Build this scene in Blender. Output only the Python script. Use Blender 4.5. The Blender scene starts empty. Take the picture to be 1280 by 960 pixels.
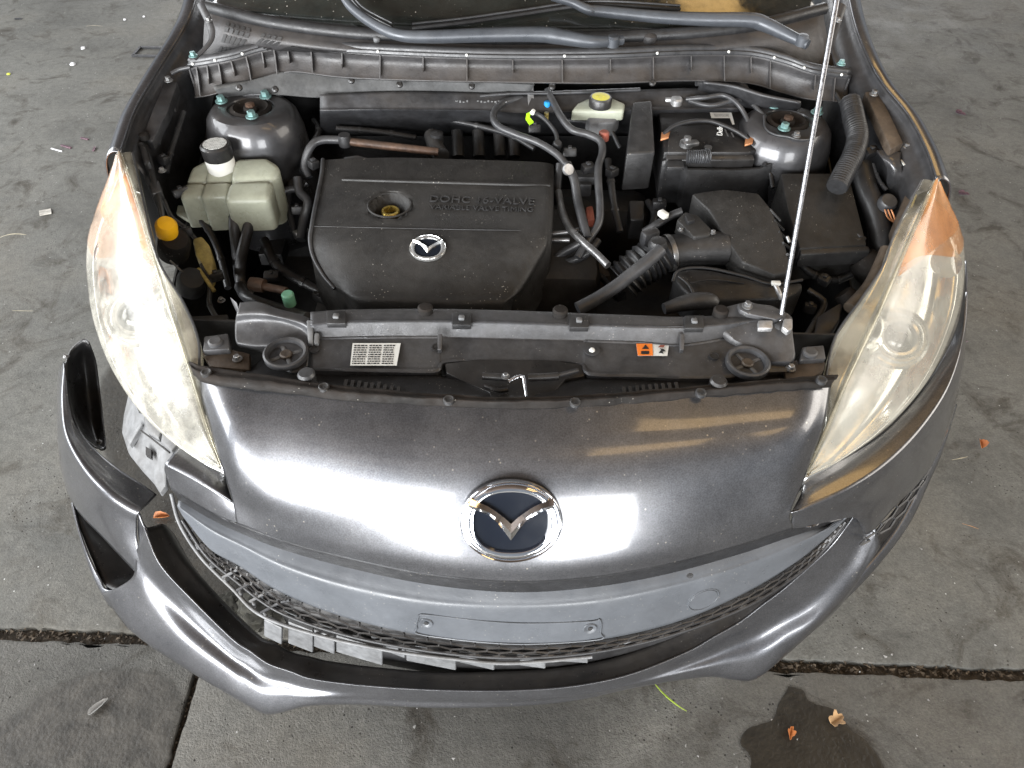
import bpy, bmesh, math, random
from mathutils import Vector, Matrix, noise
random.seed(7)
D = bpy.data
SC = bpy.context.scene
COL = SC.collection
R = math.radians

# ------------------------------------------------------------------ camera
CAM = Vector((0.0, -0.44, 1.62)); PITCH = R(47.0); ROLL = R(1.3); F = 920.0
FWD = Vector((0, math.cos(PITCH), -math.sin(PITCH)))
UP0 = Vector((0, math.sin(PITCH), math.cos(PITCH)))
RT = Vector((1, 0, 0)) * math.cos(ROLL) + UP0 * math.sin(ROLL)
UP = UP0 * math.cos(ROLL) - Vector((1, 0, 0)) * math.sin(ROLL)
cd = D.cameras.new('camera'); cam = D.objects.new('camera', cd); COL.objects.link(cam)
M = Matrix((RT, UP, -FWD)).transposed().to_4x4(); M.translation = CAM
cam.matrix_world = M
cd.sensor_width = 36.0; cd.lens = F / 1280.0 * 36.0; cd.clip_start = 0.02; cd.clip_end = 200
SC.camera = cam

# ------------------------------------------------------------------ light
W = D.worlds.new('World'); SC.world = W; W.use_nodes = True
bg = W.node_tree.nodes['Background']; bg.inputs[0].default_value = (0.80, 0.88, 1.0, 1); bg.inputs[1].default_value = 0.30

def area(name, loc, target, sx, sy, power, color):
    l = D.lights.new(name, 'AREA'); l.shape = 'RECTANGLE'; l.size = sx; l.size_y = sy
    l.energy = power; l.color = color
    o = D.objects.new(name, l); COL.objects.link(o); o.location = loc
    o.rotation_euler = (Vector(target) - Vector(loc)).to_track_quat('-Z', 'Y').to_euler()
    return o
# open side of the shed behind the photographer (lamp split in two, its gap added to darken the centre reflection) and the open left side
area('front_bay_light', (-3.7, -5.0, 1.55), (-0.9, 0.4, 0.5), 6.0, 3.1, 1500, (0.97, 0.985, 1.0))
area('front_bay_light_right', (1.75, -5.4, 1.3), (0.5, 0.4, 0.5), 2.0, 2.4, 270, (0.97, 0.985, 1.0))
area('left_side_light', (-5.2, 0.9, 2.3), (-0.4, 0.5, 0.5), 5.0, 2.6, 470, (0.94, 0.97, 1.0))
area('right_side_light', (5.5, 0.6, 2.6), (0.6, 0.6, 0.3), 5.0, 2.2, 200, (1.0, 0.93, 0.83))
area('rear_side_light', (0.4, 8.0, 1.9), (0.2, 2.0, 0.0), 9.0, 3.0, 520, (0.97, 0.98, 1.0))
# sun-lit timber seen through the roof at the right
area('roof_gap_light', (1.42, 0.15, 3.10), (1.42, 0.16, 0), 0.95, 0.42, 5, (1.0, 0.66, 0.30))
area('roof_gap_light_front', (1.50, -1.15, 3.10), (1.50, -1.1, 0), 1.4, 0.45, 8, (1.0, 0.66, 0.30))
area('roof_gap_light_screen', (1.25, 1.85, 3.10), (1.2, 1.8, 0), 1.0, 0.5, 8, (1.0, 0.62, 0.22))
SC.view_settings.view_transform = 'Standard'; SC.view_settings.look = 'None'
SC.view_settings.exposure = 0.0; SC.view_settings.gamma = 1.0; SC.view_settings.use_curve_mapping = False

# ------------------------------------------------------------------ pixel helpers (a pixel gives a direction, height or depth gives the point)
def ray(u, v): return RT * ((u - 640) / F) - UP * ((v - 480) / F) + FWD
def P(u, v, z):
    d = ray(u, v); return CAM + d * ((z - CAM.z) / d.z)
def PY(u, v, y):
    d = ray(u, v); return CAM + d * ((y - CAM.y) / d.y)
def PP(l): return [P(*p) if not isinstance(p, Vector) else p for p in l]
def lerp(a, b, t): return a + (b - a) * t
def cr(p, t):
    n = len(p) - 1
    if n == 0: return p[0].copy()
    x = max(0.0, min(1.0, t)) * n; i = min(int(x), n - 1); f = x - i
    p1, p2 = p[i], p[i + 1]
    p0 = p[i - 1] if i > 0 else p1 * 2 - p2
    p3 = p[i + 2] if i + 2 <= n else p2 * 2 - p1
    return 0.5 * ((2 * p1) + (p2 - p0) * f + (2 * p0 - 5 * p1 + 4 * p2 - p3) * f * f + (3 * p1 - p0 - 3 * p2 + p3) * f ** 3)
class Surf:
    def __init__(s, rows): s.rows = [PP(r) for r in rows]
    def at(s, a, b): return cr([cr(r, a) for r in s.rows], b)
    def nrm(s, a, b):
        e = 0.004
        n = (s.at(min(a + e, 1), b) - s.at(max(a - e, 0), b)).cross(s.at(a, min(b + e, 1)) - s.at(a, max(b - e, 0))).normalized()
        return n if n.dot(CAM - s.at(a, b)) > 0 else -n
    def find(s, u, v):
        # surface parameters under a pixel
        d = ray(u, v).normalized(); best = None
        lo = (0, 1, 0, 1)
        for it in range(4):
            bb = None
            for i in range(13):
                for j in range(13):
                    a = lerp(lo[0], lo[1], i / 12); b = lerp(lo[2], lo[3], j / 12)
                    q = s.at(a, b) - CAM; e = (q - d * q.dot(d)).length
                    if bb is None or e < bb[0]: bb = (e, a, b)
            w = (lo[1] - lo[0]) / 8; h = (lo[3] - lo[2]) / 8
            lo = (max(0, bb[1] - w), min(1, bb[1] + w), max(0, bb[2] - h), min(1, bb[2] + h))
        return bb[1], bb[2]

# ------------------------------------------------------------------ mesh helpers
def link(name, bm, mat, parent=None, smooth=40, **props):
    me = D.meshes.new(name); bm.normal_update(); bm.to_mesh(me); bm.free()
    o = D.objects.new(name, me); COL.objects.link(o)
    if mat is not None:
        for m in (mat if isinstance(mat, (list, tuple)) else [mat]): me.materials.append(m)
    if smooth:
        for p in me.polygons: p.use_smooth = True
        me.set_sharp_from_angle(angle=R(smooth))
    if parent is not None: o.parent = parent
    for k, v in props.items(): o[k] = v
    return o
def grid_bm(bm, pts, flip=False, closed=False):
    vs = [[bm.verts.new(p) for p in row] for row in pts]
    for i in range(len(vs) - 1):
        n = len(vs[i])
        for j in range(n if closed else n - 1):
            k = (j + 1) % n
            q = [vs[i][j], vs[i][k], vs[i + 1][k], vs[i + 1][j]]
            if flip: q.reverse()
            try: bm.faces.new(q)
            except ValueError: pass
    return vs
def face_cam(bm):
    bm.normal_update()
    s = sum(f.normal.dot(CAM - f.calc_center_median()) * f.calc_area() for f in bm.faces)
    if s < 0: bmesh.ops.reverse_faces(bm, faces=bm.faces[:])
def surf(name, rows, mat, parent=None, nu=40, nv=12, thick=0.004, smooth=60, S=None, a0=0, a1=1, b0=0, b1=1, fn=None, **props):
    S = S or Surf(rows); bm = bmesh.new()
    pts = [[S.at(lerp(a0, a1, i / nu), lerp(b0, b1, j / nv)) for i in range(nu + 1)] for j in range(nv + 1)]
    if fn: pts = [[fn(p) for p in r] for r in pts]
    grid_bm(bm, pts); face_cam(bm)
    o = link(name, bm, mat, parent, smooth, **props)
    if thick:
        m = o.modifiers.new('thickness', 'SOLIDIFY'); m.thickness = thick; m.offset = -1
    return o
def prism_bm(bm, top, h, bevel=0.003, draft=0.0, seg=2):
    c = sum(top, Vector()) / len(top)
    t = [bm.verts.new(p) for p in top]
    b = [bm.verts.new(Vector((p.x + (p.x - c.x) * draft, p.y + (p.y - c.y) * draft, p.z - h))) for p in top]
    n = len(t); fs = [bm.faces.new(t), bm.faces.new(b[::-1])]
    for i in range(n): fs.append(bm.faces.new([t[i], b[i], b[(i + 1) % n], t[(i + 1) % n]]))
    bmesh.ops.recalc_face_normals(bm, faces=fs)
    if bevel:
        ed = set()
        for i in range(n):
            for e in t[i].link_edges: ed.add(e)
        bmesh.ops.bevel(bm, geom=list(ed), offset=bevel, segments=seg, affect='EDGES', profile=0.5, clamp_overlap=True)
def prism(name, pts, h, mat, parent=None, bevel=0.003, draft=0.0, seg=2, smooth=35, **props):
    bm = bmesh.new(); prism_bm(bm, PP(pts), h, bevel, draft, seg)
    bmesh.ops.triangulate(bm, faces=[f for f in bm.faces if len(f.verts) > 4])
    return link(name, bm, mat, parent, smooth, **props)
def box_bm(bm, c, sx, sy, sz, rot=None, bevel=0.0, seg=2):
    m = Matrix.Translation(c) @ (rot.to_4x4() if rot else Matrix()) @ Matrix.Diagonal((sx, sy, sz, 1))
    r = bmesh.ops.create_cube(bm, size=1, matrix=m)
    if bevel:
        ed = {e for v in r['verts'] for e in v.link_edges}
        bmesh.ops.bevel(bm, geom=list(ed), offset=bevel, segments=seg, affect='EDGES', profile=0.5, clamp_overlap=True)
def box(name, c, sx, sy, sz, mat, parent=None, rot=None, bevel=0.002, **props):
    bm = bmesh.new(); box_bm(bm, Vector(c), sx, sy, sz, rot, bevel)
    return link(name, bm, mat, parent, 35, **props)
def tube_bm(bm, pts, r, n=10, step=None, rib=None, caps=True, closed=False, flat=None):
    pts = PP(pts); L = sum((pts[i + 1] - pts[i]).length for i in range(len(pts) - 1))
    k = max(4, int(L / (step or (0.006 if callable(r) else max(r * 0.8, 0.004))))) if len(pts) > 2 or rib else 1
    path = [cr(pts, i / k) for i in range(k + 1)]
    up = Vector((0.13, 0.31, 0.94)); rings = []; dist = 0
    t0 = (path[1] - path[0]).normalized(); nrm = (up - t0 * up.dot(t0)).normalized()
    for i, p in enumerate(path):
        t = (path[min(i + 1, k)] - path[max(i - 1, 0)]).normalized()
        nrm = (nrm - t * nrm.dot(t)).normalized(); bn = t.cross(nrm)
        rr = r(i / k) if callable(r) else r
        if i: dist += (p - path[i - 1]).length
        if rib: rr *= 1 + rib[1] * math.cos(2 * math.pi * dist / rib[0])
        fl = flat or 1.0
        rings.append([p + (nrm * math.cos(2 * math.pi * j / n) * fl + bn * math.sin(2 * math.pi * j / n)) * rr for j in range(n)])
    vs = grid_bm(bm, rings, closed=True)
    if caps:
        bm.faces.new(vs[0]); bm.faces.new(vs[-1][::-1])
def tube(name, pts, r, mat, parent=None, n=10, rib=None, step=None, **props):
    bm = bmesh.new(); tube_bm(bm, pts, r, n, step, rib)
    bmesh.ops.recalc_face_normals(bm, faces=bm.faces[:])
    return link(name, bm, mat, parent, 50, **props)
def frame_of(axis, xhint=Vector((1, 0, 0))):
    z = Vector(axis).normalized(); x = (xhint - z * xhint.dot(z)).normalized(); y = z.cross(x)
    return x, y, z
def lathe_bm(bm, c, prof, axis=(0, 0, 1), n=24, sx=1.0, sy=1.0):
    x, y, z = frame_of(axis); rings = []
    for r, h in prof:
        rings.append([Vector(c) + z * h + (x * math.cos(2 * math.pi * j / n) * sx + y * math.sin(2 * math.pi * j / n) * sy) * max(r, 1e-5) for j in range(n)])
    vs = grid_bm(bm, rings, closed=True)
    for row, rev in ((vs[0], True), (vs[-1], False)):
        try: bm.faces.new(row[::-1] if rev else row)
        except ValueError: pass
def lathe(name, c, prof, mat, parent=None, axis=(0, 0, 1), n=24, smooth=35, sx=1, sy=1, **props):
    bm = bmesh.new(); lathe_bm(bm, c, prof, axis, n, sx, sy)
    return link(name, bm, mat, parent, smooth, **props)
def bolt(name, c, r, mat, parent, axis=(0, 0, 1)):
    bm = bmesh.new()
    lathe_bm(bm, c, [(r * 1.5, 0), (r * 1.5, r * .3), (r * 1.05, r * .45)], axis, 16)
    lathe_bm(bm, Vector(c) + Vector(axis).normalized() * r * .45, [(r, 0), (r, r * .9), (r * .8, r * 1.1)], axis, 6)
    return link(name, bm, mat, parent, 30)
def plate2d_bm(bm, poly, o, x, y, n, h, base=0.0, taper=0.0):
    c = sum((Vector(p) for p in poly), Vector((0, 0))) / len(poly)
    b = [bm.verts.new(o + x * p[0] + y * p[1] + n * base) for p in poly]
    t = [bm.verts.new(o + x * lerp(p[0], c.x, taper) + y * lerp(p[1], c.y, taper) + n * (base + h)) for p in poly]
    k = len(b); f = bm.faces.new(t); fs = [f]
    for i in range(k): fs.append(bm.faces.new([b[i], b[(i + 1) % k], t[(i + 1) % k], t[i]]))
    bmesh.ops.triangulate(bm, faces=[f])
def ring2d_bm(bm, outer, inner, o, x, y, n, hs):
    # concentric outlines with their heights: [(poly, height), ...]
    rings = [[o + x * p[0] + y * p[1] + n * h for p in poly] for poly, h in hs]
    grid_bm(bm, rings, closed=True)
def ell(a, b, k=2.0, n=64, cx=0, cy=0):
    out = []
    for i in range(n):
        t = 2 * math.pi * i / n; c, s = math.cos(t), math.sin(t)
        out.append((cx + a * math.copysign(abs(c) ** (2 / k), c), cy + b * math.copysign(abs(s) ** (2 / k), s)))
    return out
def text(name, body, o, x, y, size, mat, parent, ext=0.0006, spacing=1.0, **props):
    cu = D.curves.new(name, 'FONT'); cu.body = body; cu.size = size; cu.extrude = ext; cu.space_character = spacing
    cu.align_x = 'CENTER'; cu.align_y = 'CENTER'
    t = D.objects.new(name, cu); COL.objects.link(t); bpy.context.view_layer.update()
    me = D.meshes.new_from_object(t.evaluated_get(bpy.context.evaluated_depsgraph_get()))
    D.objects.remove(t); D.curves.remove(cu)
    x = x.normalized(); z = x.cross(y).normalized(); y = z.cross(x)
    m = Matrix((x, y, z)).transposed().to_4x4(); m.translation = o
    me.transform(m); me.materials.clear(); me.materials.append(mat); me.name = name
    ob = D.objects.new(name, me); COL.objects.link(ob); ob.parent = parent
    for k, v in props.items(): ob[k] = v
    return ob
def empty(name, loc, label, cat, group=None):
    o = D.objects.new(name, None); COL.objects.link(o); o.location = loc; o.empty_display_size = 0.1
    o['label'] = label; o['category'] = cat
    if group: o['group'] = group
    return o

# ------------------------------------------------------------------ materials
def mat(name, col, rough=0.5, metal=0.0, var=0.25, vs=14.0, bump=0.0, bs=120.0, dust=0.0, dcol=(0.23, 0.20, 0.165), coat=0.0, speck=0.0, spec=0.5, rvar=0.12, grime=0.85):
    m = D.materials.new(name); m.use_nodes = True; nt = m.node_tree; N = nt.nodes; L = nt.links
    b = N['Principled BSDF']; tc = N.new('ShaderNodeTexCoord')
    def nz(scale, detail=5.0, rgh=0.6):
        x = N.new('ShaderNodeTexNoise'); x.inputs['Scale'].default_value = scale; x.inputs['Detail'].default_value = detail
        x.inputs['Roughness'].default_value = rgh; L.new(tc.outputs['Object'], x.inputs['Vector']); return x
    def ramp(src, a, b_, c0=(0, 0, 0, 1), c1=(1, 1, 1, 1)):
        r = N.new('ShaderNodeValToRGB'); r.color_ramp.elements[0].position = a; r.color_ramp.elements[1].position = b_
        r.color_ramp.elements[0].color = c0; r.color_ramp.elements[1].color = c1; L.new(src, r.inputs[0]); return r
    def mix(fac, c0, c1):
        x = N.new('ShaderNodeMix'); x.data_type = 'RGBA'
        for s, v in ((0, fac), (6, c0), (7, c1)):
            if isinstance(v, (int, float)): x.inputs[s].default_value = v
            elif isinstance(v, tuple): x.inputs[s].default_value = (*v[:3], 1)
            else: L.new(v, x.inputs[s])
        return x.outputs[2]
    n1 = nz(vs)
    lo = tuple(c * (1 - var) for c in col); hi = tuple(min(1, c * (1 + var)) for c in col)
    r1 = ramp(n1.outputs['Fac'], 0.3, 0.7, (*lo, 1), (*hi, 1)); out = r1.outputs[0]
    if dust:
        ng = nz(48.0, 9.0, 0.75); rg = ramp(ng.outputs['Fac'], 0.32, 0.68, (0.5, 0.5, 0.5, 1), (1.35, 1.35, 1.35, 1))
        mg = N.new('ShaderNodeMix'); mg.data_type = 'RGBA'; mg.blend_type = 'MULTIPLY'; mg.inputs[0].default_value = grime if not coat else 0.3
        L.new(out, mg.inputs[6]); L.new(rg.outputs[0], mg.inputs[7]); out = mg.outputs[2]
    b.inputs['Metallic'].default_value = metal
    b.inputs['Specular IOR Level'].default_value = spec
    rr = N.new('ShaderNodeMapRange'); n2 = nz(vs * 2.3); L.new(n2.outputs['Fac'], rr.inputs[0])
    rr.inputs[1].default_value = 0.3; rr.inputs[2].default_value = 0.7
    rr.inputs[3].default_value = max(0.02, rough - rvar); rr.inputs[4].default_value = min(1, rough + rvar)
    rout = rr.outputs[0]
    if dust:
        g = N.new('ShaderNodeNewGeometry'); sp = N.new('ShaderNodeSeparateXYZ'); L.new(g.outputs['Normal'], sp.inputs[0])
        up = N.new('ShaderNodeMapRange'); L.new(sp.outputs[2], up.inputs[0]); up.inputs[1].default_value = -0.1; up.inputs[2].default_value = 0.9
        up.inputs[3].default_value = 0.25; up.inputs[4].default_value = 1.0
        n3 = nz(9.0, 8.0, 0.7); r3 = ramp(n3.outputs['Fac'], 0.25, 0.78)
        mu = N.new('ShaderNodeMath'); mu.operation = 'MULTIPLY'; L.new(r3.outputs[0], mu.inputs[0]); L.new(up.outputs[0], mu.inputs[1])
        m2 = N.new('ShaderNodeMath'); m2.operation = 'MULTIPLY'; L.new(mu.outputs[0], m2.inputs[0]); m2.inputs[1].default_value = dust
        out = mix(m2.outputs[0], out, dcol)
        ra = N.new('ShaderNodeMath'); ra.operation = 'ADD'; ra.use_clamp = True; L.new(rout, ra.inputs[0])
        m3 = N.new('ShaderNodeMath'); m3.operation = 'MULTIPLY'; L.new(m2.outputs[0], m3.inputs[0]); m3.inputs[1].default_value = 0.5
        L.new(m3.outputs[0], ra.inputs[1]); rout = ra.outputs[0]
        if metal:
            mm = N.new('ShaderNodeMath'); mm.operation = 'SUBTRACT'; mm.use_clamp = True; mm.inputs[0].default_value = metal; L.new(m2.outputs[0], mm.inputs[1]); L.new(mm.outputs[0], b.inputs['Metallic'])
    if speck:
        v = N.new('ShaderNodeTexVoronoi'); v.inputs['Scale'].default_value = 150.0 if not coat else 85.0; L.new(tc.outputs['Object'], v.inputs['Vector'])
        n4 = nz(22.0); r4 = ramp(v.outputs['Distance'], 0.08, 0.16, (1, 1, 1, 1), (0, 0, 0, 1)); r5 = ramp(n4.outputs['Fac'], 0.52, 0.62)
        mu = N.new('ShaderNodeMath'); mu.operation = 'MULTIPLY'; L.new(r4.outputs[0], mu.inputs[0]); L.new(r5.outputs[0], mu.inputs[1])
        m2 = N.new('ShaderNodeMath'); m2.operation = 'MULTIPLY'; L.new(mu.outputs[0], m2.inputs[0]); m2.inputs[1].default_value = speck
        out = mix(m2.outputs[0], out, (0.45, 0.42, 0.37))
    L.new(out, b.inputs['Base Color']); L.new(rout, b.inputs['Roughness'])
    if coat:
        b.inputs['Coat Weight'].default_value = coat
        mp = N.new('ShaderNodeMapping'); mp.inputs['Scale'].default_value = (5, 34, 34); L.new(tc.outputs['Object'], mp.inputs[0])
        nc = N.new('ShaderNodeTexNoise'); nc.inputs['Scale'].default_value = 1.0; nc.inputs['Detail'].default_value = 7; L.new(mp.outputs[0], nc.inputs['Vector'])
        mc = N.new('ShaderNodeMapRange'); mc.inputs[1].default_value = .35; mc.inputs[2].default_value = .7; mc.inputs[3].default_value = .05; mc.inputs[4].default_value = .17
        L.new(nc.outputs['Fac'], mc.inputs[0]); L.new(mc.outputs[0], b.inputs['Coat Roughness'])
    if bump:
        n5 = nz(bs, 6.0, 0.65); bp = N.new('ShaderNodeBump'); bp.inputs['Strength'].default_value = bump; bp.inputs['Distance'].default_value = 0.002
        L.new(n5.outputs['Fac'], bp.inputs['Height']); L.new(bp.outputs[0], b.inputs['Normal'])
    return m
MT = {}
MT['paint'] = mat('grey_metallic_paint', (0.118, 0.121, 0.131), 0.30, 0.86, 0.30, 420, dust=0.16, coat=0.9, speck=0.8, rvar=0.04)
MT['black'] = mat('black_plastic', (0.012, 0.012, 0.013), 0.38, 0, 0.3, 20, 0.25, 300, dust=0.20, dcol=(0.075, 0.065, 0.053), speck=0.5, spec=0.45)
MT['cover'] = mat('engine_cover_plastic', (0.016, 0.0155, 0.015), 0.44, 0, 0.2, 30, 0.35, 500, dust=0.45, dcol=(0.052, 0.046, 0.039), speck=0.8, spec=0.4)
MT['greyplastic'] = mat('grey_black_plastic', (0.020, 0.0205, 0.022), 0.36, 0, 0.25, 18, 0.3, 300, dust=0.35, dcol=(0.075, 0.065, 0.053), speck=0.5, spec=0.5)
MT['cowl'] = mat('dusty_cowl_plastic', (0.030, 0.030, 0.032), 0.40, 0, 0.25, 16, 0.3, 260, dust=0.6, dcol=(0.095, 0.075, 0.058), spec=0.5)
MT['grime'] = mat('grimy_black_metal', (0.012, 0.012, 0.013), 0.55, 0, 0.5, 12, 0.6, 60, dust=0.15)
MT['inner'] = mat('inner_body_metal', (0.03, 0.031, 0.034), 0.38, 0.3, 0.4, 14, 0.3, 90, dust=0.35, dcol=(0.09, 0.072, 0.055))
MT['rodsteel'] = mat('worn_rod_steel', (0.24, 0.24, 0.25), 0.32, 0.95, 0.25, 120)
MT['tower'] = mat('painted_body_steel', (0.060, 0.061, 0.065), 0.30, 0.7, 0.15, 10, 0.05, 90, dust=0.5, dcol=(0.060, 0.046, 0.035), coat=0.5)
MT['support'] = mat('dusty_support_panel', (0.055, 0.056, 0.06), 0.34, 0.35, 0.3, 16, 0.2, 160, dust=0.6, dcol=(0.060, 0.052, 0.043), speck=0.5, spec=0.6)
MT['rubber'] = mat('black_rubber', (0.016, 0.0165, 0.018), 0.42, 0, 0.3, 30, 0.2, 200, dust=0.25, dcol=(0.08, 0.07, 0.06))
MT['hose'] = mat('grey_rubber_hose', (0.036, 0.037, 0.040), 0.34, 0, 0.25, 30, 0.1, 200, dust=0.3, dcol=(0.10, 0.09, 0.078))
MT['seal'] = mat('dusty_seal_rubber', (0.010, 0.0095, 0.009), 0.6, 0, 0.4, 30, 0.4, 120, dust=0.5, dcol=(0.042, 0.028, 0.019), speck=0.6, spec=0.2)
MT['alu'] = mat('aluminium', (0.50, 0.50, 0.50), 0.38, 0.9, 0.25, 25, 0.2, 150, dust=0.3)
MT['steel'] = mat('zinc_steel', (0.30, 0.30, 0.30), 0.35, 0.9, 0.25, 40, dust=0.2)
MT['chrome'] = mat('chrome', (0.85, 0.86, 0.88), 0.06, 1.0, 0.03, 8, rvar=0.03)
MT['bolt'] = mat('teal_bolt', (0.20, 0.33, 0.32), 0.34, 0.6, 0.1, 60)
MT['tank'] = mat('aged_white_plastic', (0.38, 0.40, 0.32), 0.28, 0, 0.15, 14, 0.12, 40, dust=0.25, dcol=(0.17, 0.13, 0.07), grime=0.25)
MT['white'] = mat('white_plastic', (0.72, 0.72, 0.68), 0.4, 0, 0.08, 30)
MT['bracket'] = mat('light_grey_plastic', (0.13, 0.133, 0.137), 0.42, 0, 0.2, 20, 0.1, 100, dust=0.4, dcol=(0.12, 0.105, 0.085), speck=0.3)
MT['grille'] = mat('blue_grey_grille_plastic', (0.080, 0.086, 0.095), 0.33, 0, 0.12, 10, 0.12, 200, dust=0.2, dcol=(0.11, 0.11, 0.11), speck=0.5, grime=0.18)
MT['satin'] = mat('satin_black', (0.012, 0.012, 0.013), 0.33, 0, 0.3, 20, 0.1, 150, dust=0.16, speck=0.4)
MT['emb'] = mat('emblem_dark', (0.008, 0.010, 0.015), 0.12, 0, 0.1, 10, rvar=0.03, spec=0.3)
MT['yellow'] = mat('yellow_plastic', (0.80, 0.42, 0.01), 0.4, 0, 0.1, 20)
MT['ochre'] = mat('aged_yellow_plastic', (0.42, 0.33, 0.10), 0.4, 0, 0.3, 30, dust=0.3)
MT['lime'] = mat('lime_tag', (0.45, 0.85, 0.02), 0.5, 0, 0.05)
MT['blue'] = mat('blue_clip', (0.02, 0.25, 0.55), 0.4, 0, 0.05)
MT['red'] = mat('faded_red', (0.28, 0.07, 0.045), 0.5, 0, 0.25, 30, dust=0.3)
MT['copper'] = mat('copper_terminal', (0.45, 0.20, 0.09), 0.42, 0.5, 0.3, 40)
MT['brass'] = mat('brass', (0.75, 0.56, 0.15), 0.3, 0.9, 0.1, 40)
MT['rust'] = mat('rusty_pipe', (0.075, 0.042, 0.027), 0.5, 0.3, 0.5, 40, 0.3, 120, dust=0.3, dcol=(0.10, 0.08, 0.06))
MT['brownsteel'] = mat('brown_dusty_steel', (0.06, 0.046, 0.034), 0.45, 0.35, 0.4, 24, 0.3, 120, dust=0.6, dcol=(0.10, 0.070, 0.046))
MT['green'] = mat('green_cap', (0.18, 0.42, 0.28), 0.4, 0, 0.1)
MT['wiper'] = mat('wiper_arm_paint', (0.060, 0.066, 0.076), 0.34, 0.3, 0.1, 12, 0.05, 100, dust=0.3, dcol=(0.15, 0.15, 0.15), grime=0.3)
MT['amber'] = mat('amber_reflector', (0.90, 0.30, 0.02), 0.3, 0, 0.1, 20)
MT['reflector'] = mat('silver_reflector', (0.82, 0.82, 0.80), 0.18, 0.9, 0.05, 12)
MT['darkglass'] = mat('dark_dirty_glass', (0.010, 0.013, 0.012), 0.12, 0, 0.4, 30, 0.0, 100, dust=0.10, speck=0.7, coat=1.0)
MT['insul'] = mat('heat_insulation', (0.060, 0.061, 0.062), 0.75, 0, 0.3, 9, 0.5, 90, dust=0.5, dcol=(0.085, 0.078, 0.066))
MT['textwhite'] = mat('white_print', (0.75, 0.75, 0.72), 0.5, 0, 0.05)
MT['textyellow'] = mat('yellow_print', (0.75, 0.68, 0.05), 0.5, 0, 0.05)
MT['orange'] = mat('orange_label', (0.85, 0.22, 0.03), 0.45, 0, 0.05)
MT['ink'] = mat('black_ink', (0.02, 0.02, 0.02), 0.5, 0, 0.05)
MT['tyre'] = mat('tyre_rubber', (0.02, 0.02, 0.02), 0.7, 0, 0.2, 20, 0.3, 80, dust=0.3)

def lens_mat(name, haze, col, scale, dirt=.42):
    m = D.materials.new(name); m.use_nodes = True; nt = m.node_tree; N = nt.nodes; L = nt.links
    b = N['Principled BSDF']; out = N['Material Output']; tc = N.new('ShaderNodeTexCoord')
    b.inputs['Base Color'].default_value = (*col, 1); b.inputs['Roughness'].default_value = 0.24
    b.inputs['Coat Weight'].default_value = 0.6; b.inputs['Coat Roughness'].default_value = 0.12
    nd = N.new('ShaderNodeTexNoise'); nd.inputs['Scale'].default_value = 16; nd.inputs['Detail'].default_value = 9; nd.inputs['Roughness'].default_value = .7; L.new(tc.outputs['Object'], nd.inputs['Vector'])
    rd = N.new('ShaderNodeValToRGB'); rd.color_ramp.elements[0].position = .45; rd.color_ramp.elements[1].position = .62
    rd.color_ramp.elements[0].color = (*col, 1); rd.color_ramp.elements[1].color = (*(c * dirt for c in col), 1); L.new(nd.outputs['Fac'], rd.inputs[0]); L.new(rd.outputs[0], b.inputs['Base Color'])
    tr = N.new('ShaderNodeBsdfTransparent'); tr.inputs[0].default_value = (0.97, 0.96, 0.92, 1)
    mx = N.new('ShaderNodeMixShader'); n = N.new('ShaderNodeTexNoise'); n.inputs['Scale'].default_value = scale; n.inputs['Detail'].default_value = 7
    L.new(tc.outputs['Object'], n.inputs['Vector'])
    mr = N.new('ShaderNodeMapRange'); mr.inputs[1].default_value = 0.3; mr.inputs[2].default_value = 0.7
    mr.inputs[3].default_value = haze - 0.15; mr.inputs[4].default_value = min(0.97, haze + 0.12); L.new(n.outputs['Fac'], mr.inputs[0])
    L.new(mr.outputs[0], mx.inputs[0]); L.new(tr.outputs[0], mx.inputs[1]); L.new(b.outputs[0], mx.inputs[2]); L.new(mx.outputs[0], out.inputs['Surface'])
    return m
MT['lens_r'] = lens_mat('hazed_lens', 0.52, (0.50, 0.49, 0.43), 9, .80)
MT['lens_amber'] = lens_mat('amber_lens', 0.60, (0.60, 0.27, 0.09), 9, .75)
MT['lens_faded'] = lens_mat('faded_amber_lens', 0.42, (0.50, 0.34, 0.25), 9, .75)
MT['lens_l'] = lens_mat('yellowed_hazed_lens', 0.46, (0.62, 0.60, 0.53), 9)
MT['flange'] = lens_mat('clear_lens_flange', 0.35, (0.45, 0.42, 0.33), 14)
MT['tankclear'] = MT['tank']

def label_mat(name, scale):
    m = mat(name, (0.70, 0.70, 0.66), 0.45, 0, 0.05); nt = m.node_tree; N = nt.nodes; L = nt.links
    b = N['Principled BSDF']; tc = N.new('ShaderNodeTexCoord')
    br = N.new('ShaderNodeTexBrick'); br.inputs['Scale'].default_value = scale; br.inputs['Color1'].default_value = (0.03, 0.03, 0.03, 1)
    br.inputs['Color2'].default_value = (0.5, 0.5, 0.48, 1); br.inputs['Mortar'].default_value = (0.70, 0.70, 0.66, 1); br.inputs['Mortar Size'].default_value = 0.035
    br.inputs['Brick Width'].default_value = 0.5; br.inputs['Row Height'].default_value = 0.16
    L.new(tc.outputs['Generated'], br.inputs['Vector']); L.new(br.outputs['Color'], b.inputs['Base Color'])
    return m
MT['label'] = label_mat('printed_label', 3.2)

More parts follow.
